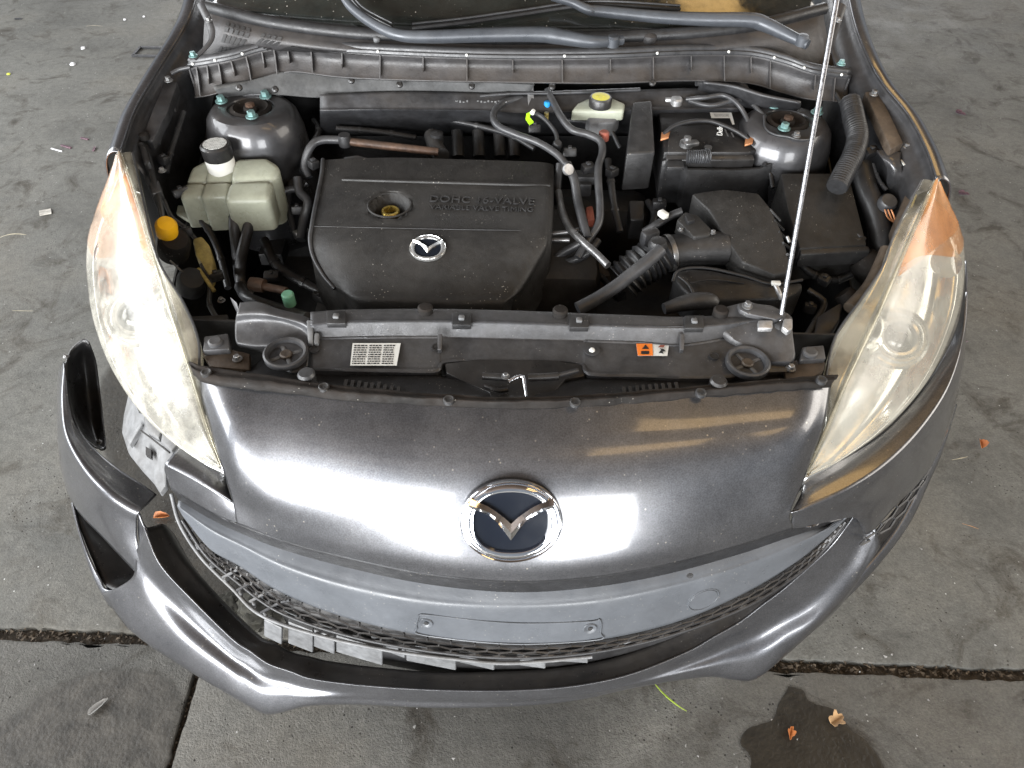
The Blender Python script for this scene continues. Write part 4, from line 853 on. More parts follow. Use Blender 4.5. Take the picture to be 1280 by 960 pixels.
lt = prism('latch_bay', [(556, 454, .7605), (600, 449, .761), (690, 450, .761), (732, 456, .7605), (731, 470, .755), (706, 474, .753), (690, 492, .757), (690, 505, .771), (615, 505, .771), (612, 490, .757), (580, 476, .753), (558, 466, .756)], .03, MT['satin'], car, .002)
tube('latch_bar', [(603, 470, .77), (634, 472, .77)], .006, MT['satin'], lt, 10); tube('latch_bar', [(660, 472, .772), (683, 471, .772), (698, 470, .772)], .0065, MT['satin'], lt, 10)
tube('latch_bar', [(680, 471, .773), (698, 469, .773), (722, 463, .768)], .004, MT['hose'], lt, 8); tube('latch_bar', [(606, 482, .765), (622, 488, .766), (635, 487, .766)], .004, MT['satin'], lt, 8)
tube('latch_hook', [(637, 477, .776), (645, 472, .782), (654, 471, .784), (656, 482, .780), (658, 496, .778)], lambda t: .0042 - .002 * t, MT['chrome'], lt, 8)
bolt('latch_rivet', P(632, 471, .776), .0045, MT['steel'], lt)
# seal strip over the bumper seam
st = [(236, 452, .763), (262, 459, .770), (330, 468, .776), (420, 481, .780), (530, 491, .783), (640, 496, .785), (740, 493, .783), (840, 485, .780), (930, 477, .776), (1010, 471, .770), (1048, 468, .763)]
sb = [(240, 464, .760), (262, 476, .768), (335, 484, .773), (428, 495, .777), (530, 502, .780), (640, 506, .782), (742, 503, .780), (842, 495, .777), (934, 487, .773), (1018, 481, .768), (1040, 480, .760)]
seal = surf('bumper_seal', [[P(*p) + Vector((0, .002, -.012)) for p in st], st, [tuple(lerp(a, b, .35) for a, b in zip(p, q)) for p, q in zip(st, sb)], [(u, v, z + .004) for u, v, z in [tuple(lerp(a, b, .55) for a, b in zip(p, q)) for p, q in zip(st, sb)]], sb, [P(*p) + Vector((0, -.002, -.008)) for p in sb]], MT['seal'], car, 110, 16, .002, fn=lambda p: p + Vector((0, .0025 * noise.noise(p * 40), .0015 * noise.noise(p * 60 + Vector((4, 4, 4))))))
for u, v, z in ((405, 484, .781), (561, 500, .786), (719, 503, .786), (876, 491, .781), (1027, 475, .776), (258, 466, .772)):
    c = lathe('push_clip', P(u, v, z), [(.0085, -.004), (.0085, .002), (.007, .003), (.004, .0015), (.0001, .0018)], MT['greyplastic'], seal, n=18)
for u, v in ((384, 472), (897, 481)): lathe('rubber_stop', P(u, v, .772), [(.013, -.02), (.014, .008), (.011, .012), (0, .0125)], MT['hose' if u < 500 else 'satin'], car, n=20)
# lamp brackets at both ends
for px, px2, bp, cp2 in (([(255, 420, .772), (285, 416, .772), (287, 436, .768), (253, 438, .768)], [(252, 440, .755), (288, 436, .757), (312, 442, .755), (312, 462, .755), (262, 458, .757)], (269, 427, .775), (297, 449, .757)),
                    ([(1003, 433, .772), (1030, 431, .772), (1033, 448, .768), (1000, 450, .768)], [(980, 452, .757), (996, 450, .757), (1032, 452, .757), (1030, 462, .76), (1012, 474, .76), (982, 474, .757)], (1013, 440, .775), (988, 461, .76))):
    b_ = prism('lamp_mount', px, .03, MT['support'], car, .003); lathe('mount_button', P(*bp), [(.012, -.004), (.012, .001), (.009, .003), (0, .0025)], MT['support'], b_, n=18)
    prism('mount_tray', px2, .012, MT['brownsteel'], b_, .002); bolt('mount_screw', P(*cp2), .0055, MT['steel'], b_)

# ------------------------------------------------------------------ engine cover
ec_rows = [
 [(404, 200, .815), (440, 198, .818), (500, 197, .822), (570, 199, .824), (640, 201, .824), (680, 203, .822), (692, 206, .815)],
 [(402, 222, .813), (440, 223, .818), (500, 225, .821), (570, 227, .823), (640, 229, .823), (680, 230, .821), (691, 230, .813)],
 [(396, 250, .807), (438, 253, .812), (500, 255, .815), (570, 257, .817), (640, 259, .817), (680, 260, .815), (690, 260, .807)],
 [(391, 278, .801), (436, 282, .806), (500, 284, .809), (570, 286, .811), (640, 287, .811), (678, 288, .809), (688, 287, .80)],
 [(388, 300, .788), (432, 306, .796), (500, 308, .798), (570, 310, .799), (640, 311, .798), (676, 310, .796), (686, 306, .788)],
 [(394, 326, .766), (434, 332, .777), (500, 335, .780), (570, 337, .780), (635, 337, .778), (664, 335, .775), (675, 330, .765)],
 [(412, 354, .744), (442, 362, .755), (502, 365, .758), (570, 367, .758), (626, 367, .756), (648, 364, .753), (658, 358, .742)],
 [(430, 374, .725), (450, 381, .738), (505, 384, .740), (570, 386, .740), (618, 386, .738), (632, 384, .735), (641, 378, .722)],
 [P(434, 378, .722) + Vector((0, .005, -.09)), P(452, 383, .736) + Vector((0, .005, -.10)), P(505, 386, .738) + Vector((0, .005, -.10)), P(570, 388, .738) + Vector((0, .005, -.10)), P(616, 388, .736) + Vector((0, .005, -.10)), P(630, 386, .733) + Vector((0, .005, -.10)), P(638, 381, .72) + Vector((0, .005, -.09))]]
EC = Surf(ec_rows)
bm = bmesh.new(); nu, nv = 56, 48
top = [[EC.at(i / nu, j / nv) for i in range(nu + 1)] for j in range(nv + 1)]
oc = EC.at(*EC.find(487, 257)); RB = .041
for row in top:
    for k, p in enumerate(row):
        d = (Vector((p.x, p.y)) - Vector((oc.x, oc.y))).length
        if d < RB + .006:   # bowl round the filler
            t = max(0, min(1, (RB - d) / (RB * .5))); t = t * t * (3 - 2 * t); row[k] = p + Vector((0, 0, -.034 * t + (.002 if abs(d - RB) < .006 else 0)))
for j in (0,): top.insert(0, [p + Vector((0, .004, -.05)) for p in top[0]])
full = [[r[0] + Vector((-.006, 0, -.09))] + [r[0] + Vector((-.003, 0, -.012))] + r + [r[-1] + Vector((.003, 0, -.012))] + [r[-1] + Vector((.006, 0, -.09))] for r in top]
grid_bm(bm, full); face_cam(bm)
ecov = link('engine_cover', bm, MT['cover'], car, 50)
def strip(name, px, w, h, m, parent, S):
    pts = [S.at(*S.find(u, v)) + S.nrm(*S.find(u, v)) * .0008 for u, v in px]
    bm = bmesh.new(); tube_bm(bm, [pts[0]] + [cr(pts, i / 12) for i in range(1, 12)] + [pts[-1]], w, 6, .02, flat=h); bmesh.ops.recalc_face_normals(bm, faces=bm.faces[:]); return link(name, bm, m, parent)
strip('cover_ridge', [(428, 225), (500, 227), (570, 229), (640, 231), (687, 232)], .004, .8, MT['cover'], ecov, EC)
strip('cover_groove', [(393, 283), (470, 285), (570, 287), (640, 288), (687, 289)], .0016, .5, MT['grime'], ecov, EC)
tube('cover_edge', [EC.at(0.004, j / 10) + Vector((-.002, 0, .001)) for j in range(0, 9)], .004, MT['hose'], ecov, 8)
bow = [oc + Vector((math.cos(a) * RB, math.sin(a) * RB, .002)) for a in [i * math.pi / 16 for i in range(33)]]
tube('filler_rim', bow, .002, MT['cover'], ecov, 6, step=.006)
bz = oc + Vector((0, .000, -.030))
fl = lathe('oil_filler', bz, [(.0175, 0), (.018, .018), (.0165, .020), (.0125, .020), (.012, .006)], MT['brass'], ecov, n=28); lathe('filler_core', bz + Vector((0, 0, .008)), [(.012, 0), (.0001, .001)], MT['ink'], fl, n=20)
q, x, y, n = on(EC, 602, 251)
dpx = (q - CAM).dot(FWD) / F
text('lettering', 'DOHC 16-VALVE', q + n * .0012, x, y, 17 * dpx, MT['greyplastic'], ecov, .0012, 1.05)
q, x, y, n = on(EC, 602, 261)
text('lettering', 'VARIABLE VALVE TIMING', q + n * .001, x, y, 11.5 * dpx, MT['greyplastic'], ecov, .001, 1.0)
q, x, y, n = on(EC, 535, 311); emblem('cover_emblem', q + n * .003, x, y, n, 23 * (q - CAM).dot(FWD) / F, 19 * (q - CAM).dot(FWD) / F, ecov, MT['emb'])
prism('oil_cap_lug', [(428, 196, .815), (446, 193, .818), (462, 197, .818), (462, 206, .812), (440, 206, .812)], .03, MT['hose'], car, .004)

# ------------------------------------------------------------------ coolant tank
def lobe(bm, px, h, bev): prism_bm(bm, PP(px), h, bev, .02, 3)
bm = bmesh.new()
lobe(bm, [(238, 206, .808), (262, 196, .812), (268, 226, .790), (230, 228, .788)], .10, .012)
lobe(bm, [(258, 200, .812), (296, 200, .812), (290, 226, .794), (254, 227, .792)], .11, .012)
lobe(bm, [(292, 196, .818), (334, 194, .818), (351, 206, .812), (342, 224, .80), (286, 226, .80)], .11, .014)
lobe(bm, [(229, 228, .789), (257, 227, .791), (252, 244, .782), (223, 246, .780)], .075, .010)
lobe(bm, [(254, 227, .794), (290, 226, .796), (284, 244, .786), (249, 246, .784)], .082, .010)
lobe(bm, [(286, 226, .801), (341, 224, .802), (336, 248, .790), (279, 250, .788)], .075, .012)
bmesh.ops.triangulate(bm, faces=[f for f in bm.faces if len(f.verts) > 4])
tank = link('coolant_tank', bm, MT['tank'], car, 60)
prism('tank_flange', [(222, 256, .735), (250, 258, .735), (280, 258, .738), (334, 258, .738), (330, 272, .725), (280, 278, .722), (236, 276, .72), (220, 266, .728)], .006, MT['tank'], tank, .002)
c = P(274, 198, .822)
lathe('filler_neck', c, [(.029, -.03), (.029, .0), (.028, .004)], MT['white'], tank, n=28)
cap = lathe('tank_cap', c + Vector((0, 0, .003)), [(.0295, 0), (.030, .004), (.0305, .026), (.027, .030), (.026, .0295), (.0001, .0295)], MT['satin'], tank, n=28)
lathe('cap_label', c + Vector((0, 0, .033)), [(.0235, 0), (.0235, .0008), (.0001, .0009)], MT['label'], tank, n=28)
for pts in ([(294, 266, .742), (293, 285, .72), (297, 320, .66), (300, 350, .60), (306, 365, .58)], [(312, 260, .748), (310, 285, .72), (302, 320, .67), (300, 345, .63), (305, 362, .61), (316, 368, .60)]):
    h = tube('coolant_hose', pts, .0115, MT['hose'], car, 12); lathe('hose_clamp', P(*pts[0]) + Vector((0, -.004, -.01)), [(.0135, -.006), (.0135, .006)], MT['rubber'], h, (0, -.3, 1), 14)
prism('tank_bracket', [(340, 266, .62), (368, 266, .62), (352, 318, .60), (322, 318, .60)], .03, MT['greyplastic'], car, .004)
# strut towers
for u, v, z, bolts in ((313, 134, .872, ((277, 127), (332, 121), (315, 146))), (985, 150, .872, ((967, 133), (1021, 141), (980, 161)))):
    c = P(u, v, z); s = -1 if u < 640 else 1
    t = lathe('strut_tower', c, [(.026, -.012), (.030, -.004), (.044, -.004), (.046, .0), (.062, .001), (.076, -.003), (.088, -.018), (.096, -.05), (.101, -.11), (.105, -.30)], MT['tower'], car, n=48, sx=1.08)
    lathe('strut_mount', c, [(.044, -.010), (.044, -.002), (.036, .002), (.028, -.004), (.016, -.006), (.014, .002), (.006, .004), (.0001, .004)], MT['seal'], t, n=28)
    lathe('strut_rod', c + Vector((0, 0, -.002)), [(.010, 0), (.010, .010), (.004, .012)], MT['rust'], t, n=8)
    pts = [c + Vector((.062 * math.cos(a) * (1.25 if k % 4 == 0 else 1), .055 * math.sin(a), .0035)) for k, a in enumerate([i * math.pi / 6 for i in range(12)])]
    bm = bmesh.new(); prism_bm(bm, pts, .004, .001)
    for b in bolts: bolt('strut_bolt', P(*b, z + .004), .0085, MT['bolt'], t)
tw = tube('ground_lead', [(955, 145, .878), (957, 160, .872), (968, 168, .872), (985, 171, .875), (1002, 175, .872), (1030, 172, .86)], .0025, MT['hose'], car, 8); bolt('lead_bolt', P(995, 170, .876), .006, MT['steel'], tw)
# firewall, insulation, stamped ridge
ins = surf('bulkhead_insulation', [[(268, 112, .90), (310, 102, .905), (352, 90, .915), (400, 88, .918), (440, 97, .915), (520, 101, .912), (600, 103, .91), (668, 106, .908)], [(274, 118, .885), (312, 112, .888), (352, 105, .895), (400, 106, .898), (440, 108, .90), (520, 108, .90), (600, 109, .90), (664, 112, .898)], [(285, 122, .87), (316, 118, .875), (352, 119, .875), (400, 122, .875), (440, 117, .885), (500, 114, .89), (600, 116, .888), (660, 119, .886)]], MT['insul'], car, 60, 14, .01)
surf('bulkhead', [[(400, 118, .888), (500, 114, .892), (600, 116, .89), (660, 119, .888), (800, 112, .89), (930, 108, .895)], [(400, 134, .868), (500, 134, .868), (600, 135, .868), (660, 138, .868), (800, 132, .868), (930, 130, .87)], [(400, 142, .855), (500, 141, .855), (600, 142, .855), (660, 145, .852), (800, 142, .855), (930, 140, .855)], [(400, 170, .76), (500, 170, .76), (600, 170, .76), (660, 170, .76), (800, 170, .76), (930, 170, .76)]], MT['inner'], car, 40, 16, .003)
text('stamped_number', '*JM1BL1*H1123*', P(602, 127, .8805) + Vector((0, -.006, .003)), Vector((1, 0, 0)), Vector((0, .45, .9)), .0125, MT['steel'], D.objects['bulkhead'], .0002, 1.1) if False else None
bkd = D.objects['bulkhead']
for i in range(15):
    u = 571 + i * 4.4
    if i in (4, 5): continue
    box('stamped_mark', P(u, 127.5 + (i % 3) * .6, .880) + Vector((0, -.004, .004)), .0035 if i % 4 else .005, .002, .004 if i % 2 else .0025, MT['steel'], bkd, bevel=0)
surf('bulkhead_insulation', [[(880, 104, .915), (920, 108, .915), (955, 120, .91), (1000, 130, .905)], [(872, 112, .89), (910, 122, .885), (950, 132, .88), (1000, 136, .88)], [(880, 122, .87), (910, 130, .865), (940, 136, .865), (990, 140, .865)]], MT['inner'], car, 20, 10, .006)

# ------------------------------------------------------------------ pipes and hoses
T = lambda name, pts, r, m='hose', **k: tube(name, pts, r, MT[m], car, 12, **k)
T('ac_pipe', [(386, 222, .77), (381, 205, .79), (388, 184, .82), (402, 175, .83), (430, 175, .83)], .0085)
T('ac_pipe', [(430, 176, .83), (480, 182, .82), (548, 190, .81)], .0085, 'rust'); lathe('pipe_joint', P(431, 175, .832), [(.013, -.012), (.014, 0), (.012, .012)], MT['rubber'], car, n=16)
T('ac_pipe', [(342, 248, .74), (358, 238, .75), (374, 235, .755), (384, 228, .765)], .0075); T('wiring_loom', [(372, 222, .78), (375, 240, .76), (385, 252, .75), (380, 275, .72), (376, 300, .70)], .010, 'rubber')
T('brake_hose', [(770, 122, .875), (690, 122, .88), (656, 123, .88), (630, 128, .88), (617, 142, .875), (622, 157, .868), (645, 168, .86), (672, 178, .852), (695, 192, .842), (708, 206, .83)], .0075)
T('vacuum_hose', [(684, 113, .89), (692, 128, .88), (702, 147, .87), (715, 162, .86), (735, 168, .855), (750, 176, .85), (753, 190, .84), (748, 208, .83), (748, 230, .82), (750, 258, .80), (748, 280, .785), (735, 300, .77), (722, 322, .75)], .0078)
T('vacuum_hose', [(709, 205, .835), (718, 225, .82), (722, 250, .80), (728, 275, .79), (734, 298, .775)], .0092)
T('fuel_line', [(668, 140, .87), (682, 150, .865), (694, 165, .855), (697, 178, .85)], .0045)
lathe('line_cap', P(697, 180, .85), [(.010, -.02), (.010, 0), (.007, .005)], MT['rubber'], car, (.2, -.5, 1), 14)
T('heater_pipe', [(698, 240, .79), (702, 262, .785), (712, 285, .78), (728, 302, .78), (744, 316, .775), (760, 332, .77)], .0075, 'steel')
T('heater_hose', [(684, 330, .71), (700, 318, .73), (722, 306, .755), (736, 297, .77)], .0085); T('heater_hose', [(694, 328, .71), (715, 326, .73), (735, 316, .75), (748, 300, .765)], .0075)
T('heater_hose', [(700, 205, .82), (696, 240, .78), (698, 258, .77)], .0085, 'rubber')
T('fuel_line', [(690, 292, .76), (708, 290, .765), (724, 287, .77)], .005, 'steel'); T('fuel_line', [(690, 300, .75), (712, 300, .755)], .005, 'steel')
lathe('hose_clip', P(710, 212, .838), [(.011, -.004), (.0118, 0), (.011, .004)], MT['alu'], car, (.4, -.6, .6), 16)
box('solenoid', P(735, 222, .79), .055, .03, .02, MT['rubber'], car, bevel=.004); box('solenoid', P(728, 232, .775), .035, .04, .03, MT['rubber'], car, bevel=.004)
prism('pipe_clip', [(659, 108, .90), (667, 108, .90), (668, 131, .875), (660, 132, .875)], .004, MT['alu'], car, .001)
prism('lime_tag', [(658, 142, .872), (664, 139, .874), (662, 146, .868), (667, 152, .862), (662, 155, .86), (657, 148, .866)], .003, MT['lime'], car, 0)
lathe('blue_clip', P(684, 130, .876), [(.007, -.006), (.007, .004), (.005, .006)], MT['blue'], car, n=14); lathe('cream_clip', P(683, 144, .862), [(.005, -.012), (.005, .006)], MT['ochre'], car, n=12); lathe('white_clip', P(666, 140, .876), [(.005, -.004), (.004, .005)], MT['white'], car, (.4, -.3, 1), n=12)
lathe('red_cap', P(755, 169, .85), [(.011, -.01), (.011, .006), (.008, .009), (0, .0095)], MT['red'], car, n=18); prism('red_connector', [(732, 258, .75), (741, 256, .75), (744, 274, .74), (734, 276, .74)], .02, MT['red'], car, .004)
# brake fluid reservoir
bm = bmesh.new(); prism_bm(bm, PP([(722, 128, .878), (740, 120, .882), (765, 121, .882), (782, 129, .878), (780, 138, .872), (714, 138, .872)]), .022, .005, 0, 3); bmesh.ops.triangulate(bm, faces=[f for f in bm.faces if len(f.verts) > 4])
res = link('brake_reservoir', bm, MT['tank'], car, 50)
prism('reservoir_base', [(732, 143, .860), (776, 142, .860), (768, 153, .848), (738, 154, .848)], .03, MT['bracket'], res, .004)
c = P(750, 131, .882); lathe('reservoir_cap', c, [(.024, -.002), (.0245, .014), (.022, .018), (.0001, .018)], MT['satin'], res, n=28); lathe('cap_print', c + Vector((0, 0, .0182)), [(.019, 0), (.012, .0004), (.0118, .0004)], MT['textyellow'], res, n=28)
for k in range(6): box('cap_print_bar', c + Vector((math.cos(k * 1.05) * .008, math.sin(k * 1.05) * .008, .0187)), .006, .002, .0006, MT['textyellow'], res, Matrix.Rotation(k * 1.9, 3, 'Z'), bevel=0)
# tall relay box
rb = prism('relay_box', [(791, 127, .885), (815, 125, .887), (819, 190, .842), (783, 192, .842)], .085, MT['greyplastic'], car, .005)
prism('relay_box_foot', [(786, 250, .745), (806, 250, .745), (805, 275, .72), (788, 275, .72)], .05, MT['rubber'], rb, .004)
# battery
bt_ = prism('battery', [(822, 126, .862), (926, 122, .862), (946, 188, .838), (830, 190, .838)], .10, MT['black'], car, .004)
prism('battery_lid', [(836, 158, .856), (888, 155, .857), (940, 178, .843), (939, 190, .839), (834, 190, .839)], .012, MT['satin'], bt_, .003)
prism('battery_front', [(832, 193, .834), (942, 193, .834), (944, 200, .826), (833, 200, .826)], .05, MT['satin'], bt_, .003)
quad('barcode_label', [(889, 149), (887, 142), (914, 142), (918, 157), (915, 157), (912, 149)], .858, MT['white'], bt_, .0025); quad('barcode', [(893, 147.5), (892, 144), (910, 144), (911, 147.5)], .858, MT['label'], bt_, .0032)
q = P(899, 166, .853); text('battery_print', 'Delkor', q + Vector((0, 0, .0095)), Vector((.18, 1, .12)), Vector((-1, .18, 0)), .017, MT['textwhite'], bt_, .0003)
quad('print_line', [(908, 175), (904, 166), (906, 166), (910, 175)], .853, MT['bracket'], bt_, .008); quad('print_line', [(915, 176), (912, 170), (914, 170), (917, 176)], .853, MT['bracket'], bt_, .008)
c = P(858, 180, .848); tm = lathe('battery_terminal', c, [(.014, -.004), (.014, .005), (.008, .006), (.0075, .016), (0, .0165)], MT['steel'], bt_, n=18); box('terminal_clamp', c + Vector((.008, -.008, .006)), .03, .016, .010, MT['steel'], bt_, Matrix.Rotation(.3, 3, 'Z'), .003)
c = P(845, 127, .872); lathe('battery_terminal', c, [(.014, -.012), (.014, .006), (.011, .009), (0, .0095)], MT['alu'], bt_, n=18); box('terminal_clamp', P(836, 126, .872), .018, .014, .014, MT['alu'], bt_, None, .002); box('terminal_clamp', P(857, 124, .874), .022, .008, .006, MT['copper'], bt_, None, .002)
lathe('terminal_bolt', P(885, 185, .846), [(.008, 0), (.008, .003), (.004, .004)], MT['steel'], bt_, n=16)
tube('holddown_bar', [(829, 168, .853), (842, 158, .866), (862, 152, .872), (885, 151, .872), (905, 157, .866), (922, 165, .858), (936, 174, .85)], .0045, MT['rubber'], bt_, 8)
for u, v, z in ((832, 167, .855), (937, 174, .852)): prism('holddown_end', [(u - 5, v - 2, z), (u + 6, v - 4, z + .004), (u + 4, v + 4, z), (u - 6, v + 7, z - .004)], .004, MT['copper'], bt_, .001)
cr_ = tube('wiring_ribbon', [(859, 196, .845), (872, 196, .846), (887, 195, .846)], .013, MT['hose'], bt_, 10, rib=(.004, .10), step=.001)
T('battery_cable', [(858, 124, .878), (880, 122, .888), (903, 119, .892), (920, 128, .888), (932, 145, .87), (942, 170, .85), (952, 190, .83), (954, 205, .81)], .005); T('battery_cable', [(862, 126, .876), (880, 131, .878), (895, 131, .88), (915, 126, .885), (935, 127, .88), (952, 142, .87), (962, 155, .86)], .005)
T('battery_cable', [(870, 104, .91), (915, 103, .905), (930, 108, .90), (937, 122, .885), (948, 138, .87)], .006)
prism('yellow_sleeve', [(946, 178, .835), (951, 180, .835), (955, 188, .825), (951, 190, .825)], .01, MT['ochre'], car, .002)
# battery tray wall
bm = bmesh.new(); t_ = PP([(828, 202, .822), (834, 200, .825), (854, 200, .825), (860, 212, .812), (915, 213, .811), (950, 211, .813), (964, 204, .822), (972, 203, .823)])
lo = [P(u, v, .735) for u, v in ((826, 262), (832, 262), (850, 262), (862, 262), (915, 262), (950, 262), (962, 262), (968, 262))]
lo = [Vector((b.x, a.y - .012, a.z - .095)) for a, b in zip(t_, t_)]
grid_bm(bm, [[p + Vector((0, .008, -.09)) for p in t_], [p + Vector((0, .006, 0)) for p in t_], t_, [lerp(a, b, .1) for a, b in zip(t_, lo)], lo]); face_cam(bm)
bx_ = link('battery_tray', bm, MT['greyplastic'], car, 45); bx_.modifiers.new('t', 'SOLIDIFY').thickness = .002
prism('tray_tab', [(834, 200, .829), (854, 200, .829), (856, 209, .822), (834, 209, .822)], .008, MT['greyplastic'], bx_, .002)
# air box
ab = prism('air_box', [(865, 242, .822), (880, 239, .824), (905, 236, .826), (948, 241, .824), (962, 258, .815), (978, 290, .798), (990, 340, .765), (968, 343, .765), (928, 327, .775), (905, 293, .795), (886, 262, .812)], .05, MT['cover'], car, .004)
prism('air_box_base', [(842, 340, .755), (862, 335, .762), (890, 337, .762), (930, 346, .758), (965, 356, .752), (1003, 352, .752), (1004, 362, .745), (985, 372, .74), (940, 374, .735), (870, 376, .735), (858, 365, .74), (846, 352, .748)], .06, MT['greyplastic'], ab, .006)
tube('base_rim', [(841, 352, .752), (846, 340, .762), (862, 335, .766), (890, 336, .766), (930, 345, .762), (965, 355, .757), (1003, 350, .757)], .003, MT['rubber'], ab, 8)
tube('base_rib', [(848, 345, .764), (860, 355, .756), (866, 366, .748), (868, 378, .735)], .003, MT['rubber'], ab, 8); tube('base_rib', [(862, 354, .757), (890, 350, .758), (930, 354, .752)], .002, MT['rubber'], ab, 6)
for k in range(5):
    t = k / 4; tube('lid_fin', [P(lerp(962, 984, t), lerp(262, 318, t), lerp(.812, .78, t)), P(lerp(975, 992, t), lerp(276, 322, t), lerp(.79, .76, t))], .003, MT['greyplastic'], ab, 6)
cl = tube('lid_clip', [(968, 354, .770), (972, 362, .765), (977, 374, .752)], .0045, MT['alu'], ab, 8); box('clip_head', P(970, 354, .773), .016, .008, .006, MT['white'], ab, None, .001)
tube('lid_clip', [(984, 296, .80), (987, 303, .795)], .003, MT['alu'], ab, 8)
# mass air-flow sensor and intake
ms = prism('air_flow_sensor', [(846, 274, .812), (856, 264, .815), (872, 268, .815), (890, 286, .806), (888, 294, .80), (868, 296, .80), (858, 286, .806)], .03, MT['cover'], car, .004)
prism('sensor_plug', [(856, 268, .822), (862, 266, .823), (870, 274, .82), (860, 277, .818)], .008, MT['black'], ms, .002); bolt('sensor_screw', P(851, 288, .80), .004, MT['steel'], ms); bolt('sensor_screw', P(891, 291, .80), .004, MT['steel'], ms)
T('intake_duct', [(905, 310, .762), (872, 312, .762), (845, 314, .758), (828, 320, .755)], .034, 'greyplastic'); T('intake_bellows', [(834, 312, .765), (815, 324, .748), (795, 337, .735), (778, 352, .715)], .038, 'rubber', rib=(.013, .09), step=.0016)
lathe('duct_clamp', P(836, 316, .757), [(.036, -.005), (.037, 0), (.036, .005)], MT['steel'], car, (1, .3, .1), 30); T('breather_hose', [(826, 312, .812), (808, 328, .80), (790, 342, .785), (770, 358, .77), (745, 374, .755), (722, 386, .745)], .0125)
lathe('breather_elbow', P(822, 306, .81), [(.016, -.02), (.018, 0), (.014, .010), (0, .012)], MT['greyplastic'], car, n=18); T('sensor_lead', [(853, 264, .81), (838, 270, .80), (822, 280, .79), (805, 290, .77)], .008, 'rubber'); box('white_connector', P(829, 268, .808), .014, .02, .012, MT['white'], car, Matrix.Rotation(.6, 3, 'Z'), .003)
box('bronze_lug', P(812, 296, .80), .035, .02, .03, MT['inner'], car, Matrix.Rotation(.5, 3, 'Z'), .006)
T('front_duct', [(830, 386, .76), (860, 378, .765), (885, 376, .765), (895, 380, .76)], lambda t: .010 + .006 * math.sin(t * 3.1), 'greyplastic')
# fuse box at right
fb = prism('fuse_box', [(976, 216, .815), (1050, 216, .815), (1064, 228, .81), (1084, 306, .765), (1000, 310, .765), (985, 262, .79)], .08, MT['cover'], car, .004)
prism('fuse_box_rim', [(1000, 311, .762), (1086, 307, .762), (1088, 314, .757), (1001, 318, .757)], .03, MT['greyplastic'], fb, .003)
# right-hand ribbed hose and ducts
T('drain_hose', [(1063, 128, .90), (1068, 150, .89), (1072, 172, .875), (1066, 195, .86), (1056, 214, .845), (1046, 234, .83)], .021, 'rubber', rib=(.006, .035), step=.0014)
T('wiring_trunk', [(1076, 208, .82), (1082, 235, .80), (1094, 265, .775), (1100, 300, .74), (1096, 330, .70)], .022, 'black'); T('wiring_trunk', [(1110, 245, .80), (1104, 275, .77), (1105, 300, .74)], .012, 'grime')
# right upper rail and brackets
prism('fender_rail', [(1081, 114, .915), (1097, 113, .915), (1112, 140, .902), (1130, 178, .884), (1114, 186, .880), (1098, 152, .895)], .02, MT['brownsteel'], car, .004)
bolt('rail_bolt', P(1092, 118, .918), .006, MT['steel'], D.objects['fender_rail'])
tube('hinge_strut', [(1084, 132, .88), (1084, 142, .87), (1080, 155, .86)], .004, MT['inner'], car, 8)
rbk = surf('rail_bracket', [[(1095, 188, .862), (1112, 184, .868), (1126, 190, .868)], [(1102, 198, .858), (1114, 200, .862), (1126, 200, .862)], [(1108, 212, .842), (1118, 214, .846), (1128, 214, .846)], [(1108, 228, .815), (1118, 230, .818), (1128, 230, .818)], [(1112, 240, .79), (1120, 242, .79), (1128, 240, .79)]], MT['tower'], car, 12, 20, .004)
bolt('bracket_bolt', P(1114, 187, .868), .006, MT['seal'], rbk); bolt('bracket_bolt', P(1133, 184, .872), .005, MT['steel'], rbk)
prism('lamp_adjuster', [(1128, 200, .855), (1146, 196, .858), (1151, 212, .85), (1142, 224, .84), (1128, 222, .84)], .03, MT['black'], car, .006); prism('white_sticker', [(1126, 200, .8585), (1134, 197, .8595), (1138, 203, .858), (1130, 206, .8575)], .002, MT['white'], car, 0)
cn = lathe('bulb_connector', P(1109, 254, .80), [(.018, -.03), (.019, .004), (.015, .010), (0, .011)], MT['hose'], car, (0, -.4, 1), 18)
for k in range(3): tube('bulb_wire', [P(1106 + 4 * k, 262, .80), P(1110 + 4 * k, 272, .79), P(1118, 278 + k, .775)], .0016, MT['copper'], cn, 6)
prism('lamp_housing_edge', [(1118, 278, .80), (1136, 232, .83), (1150, 222, .84), (1152, 228, .84), (1136, 270, .82), (1122, 295, .80)], .03, MT['brownsteel'], car, .003); tube('lamp_gasket', [(1125, 292, .815), (1135, 270, .825), (1143, 250, .835), (1150, 232, .845)], .002, MT['ochre'], car, 6)
tube('lamp_back_rod', [(1108, 312, .79), (1098, 335, .775), (1085, 360, .76), (1062, 385, .75)], .012, MT['brownsteel'], car, 10); lathe('lamp_dust_cap', P(1080, 328, .72), [(.03, -.04), (.032, 0), (.028, .012), (0, .014)], MT['seal'], car, (-.6, .5, .5), 22); lathe('lamp_dust_cap', P(1058, 372, .71), [(.02, -.04), (.022, 0), (.018, .012), (0, .014)], MT['seal'], car, (-.6, .5, .5), 22)
prism('side_tray', [(1022, 395, .70), (1055, 375, .71), (1050, 400, .70), (1036, 425, .70), (1015, 425, .70)], .02, MT['inner'], car, .004)
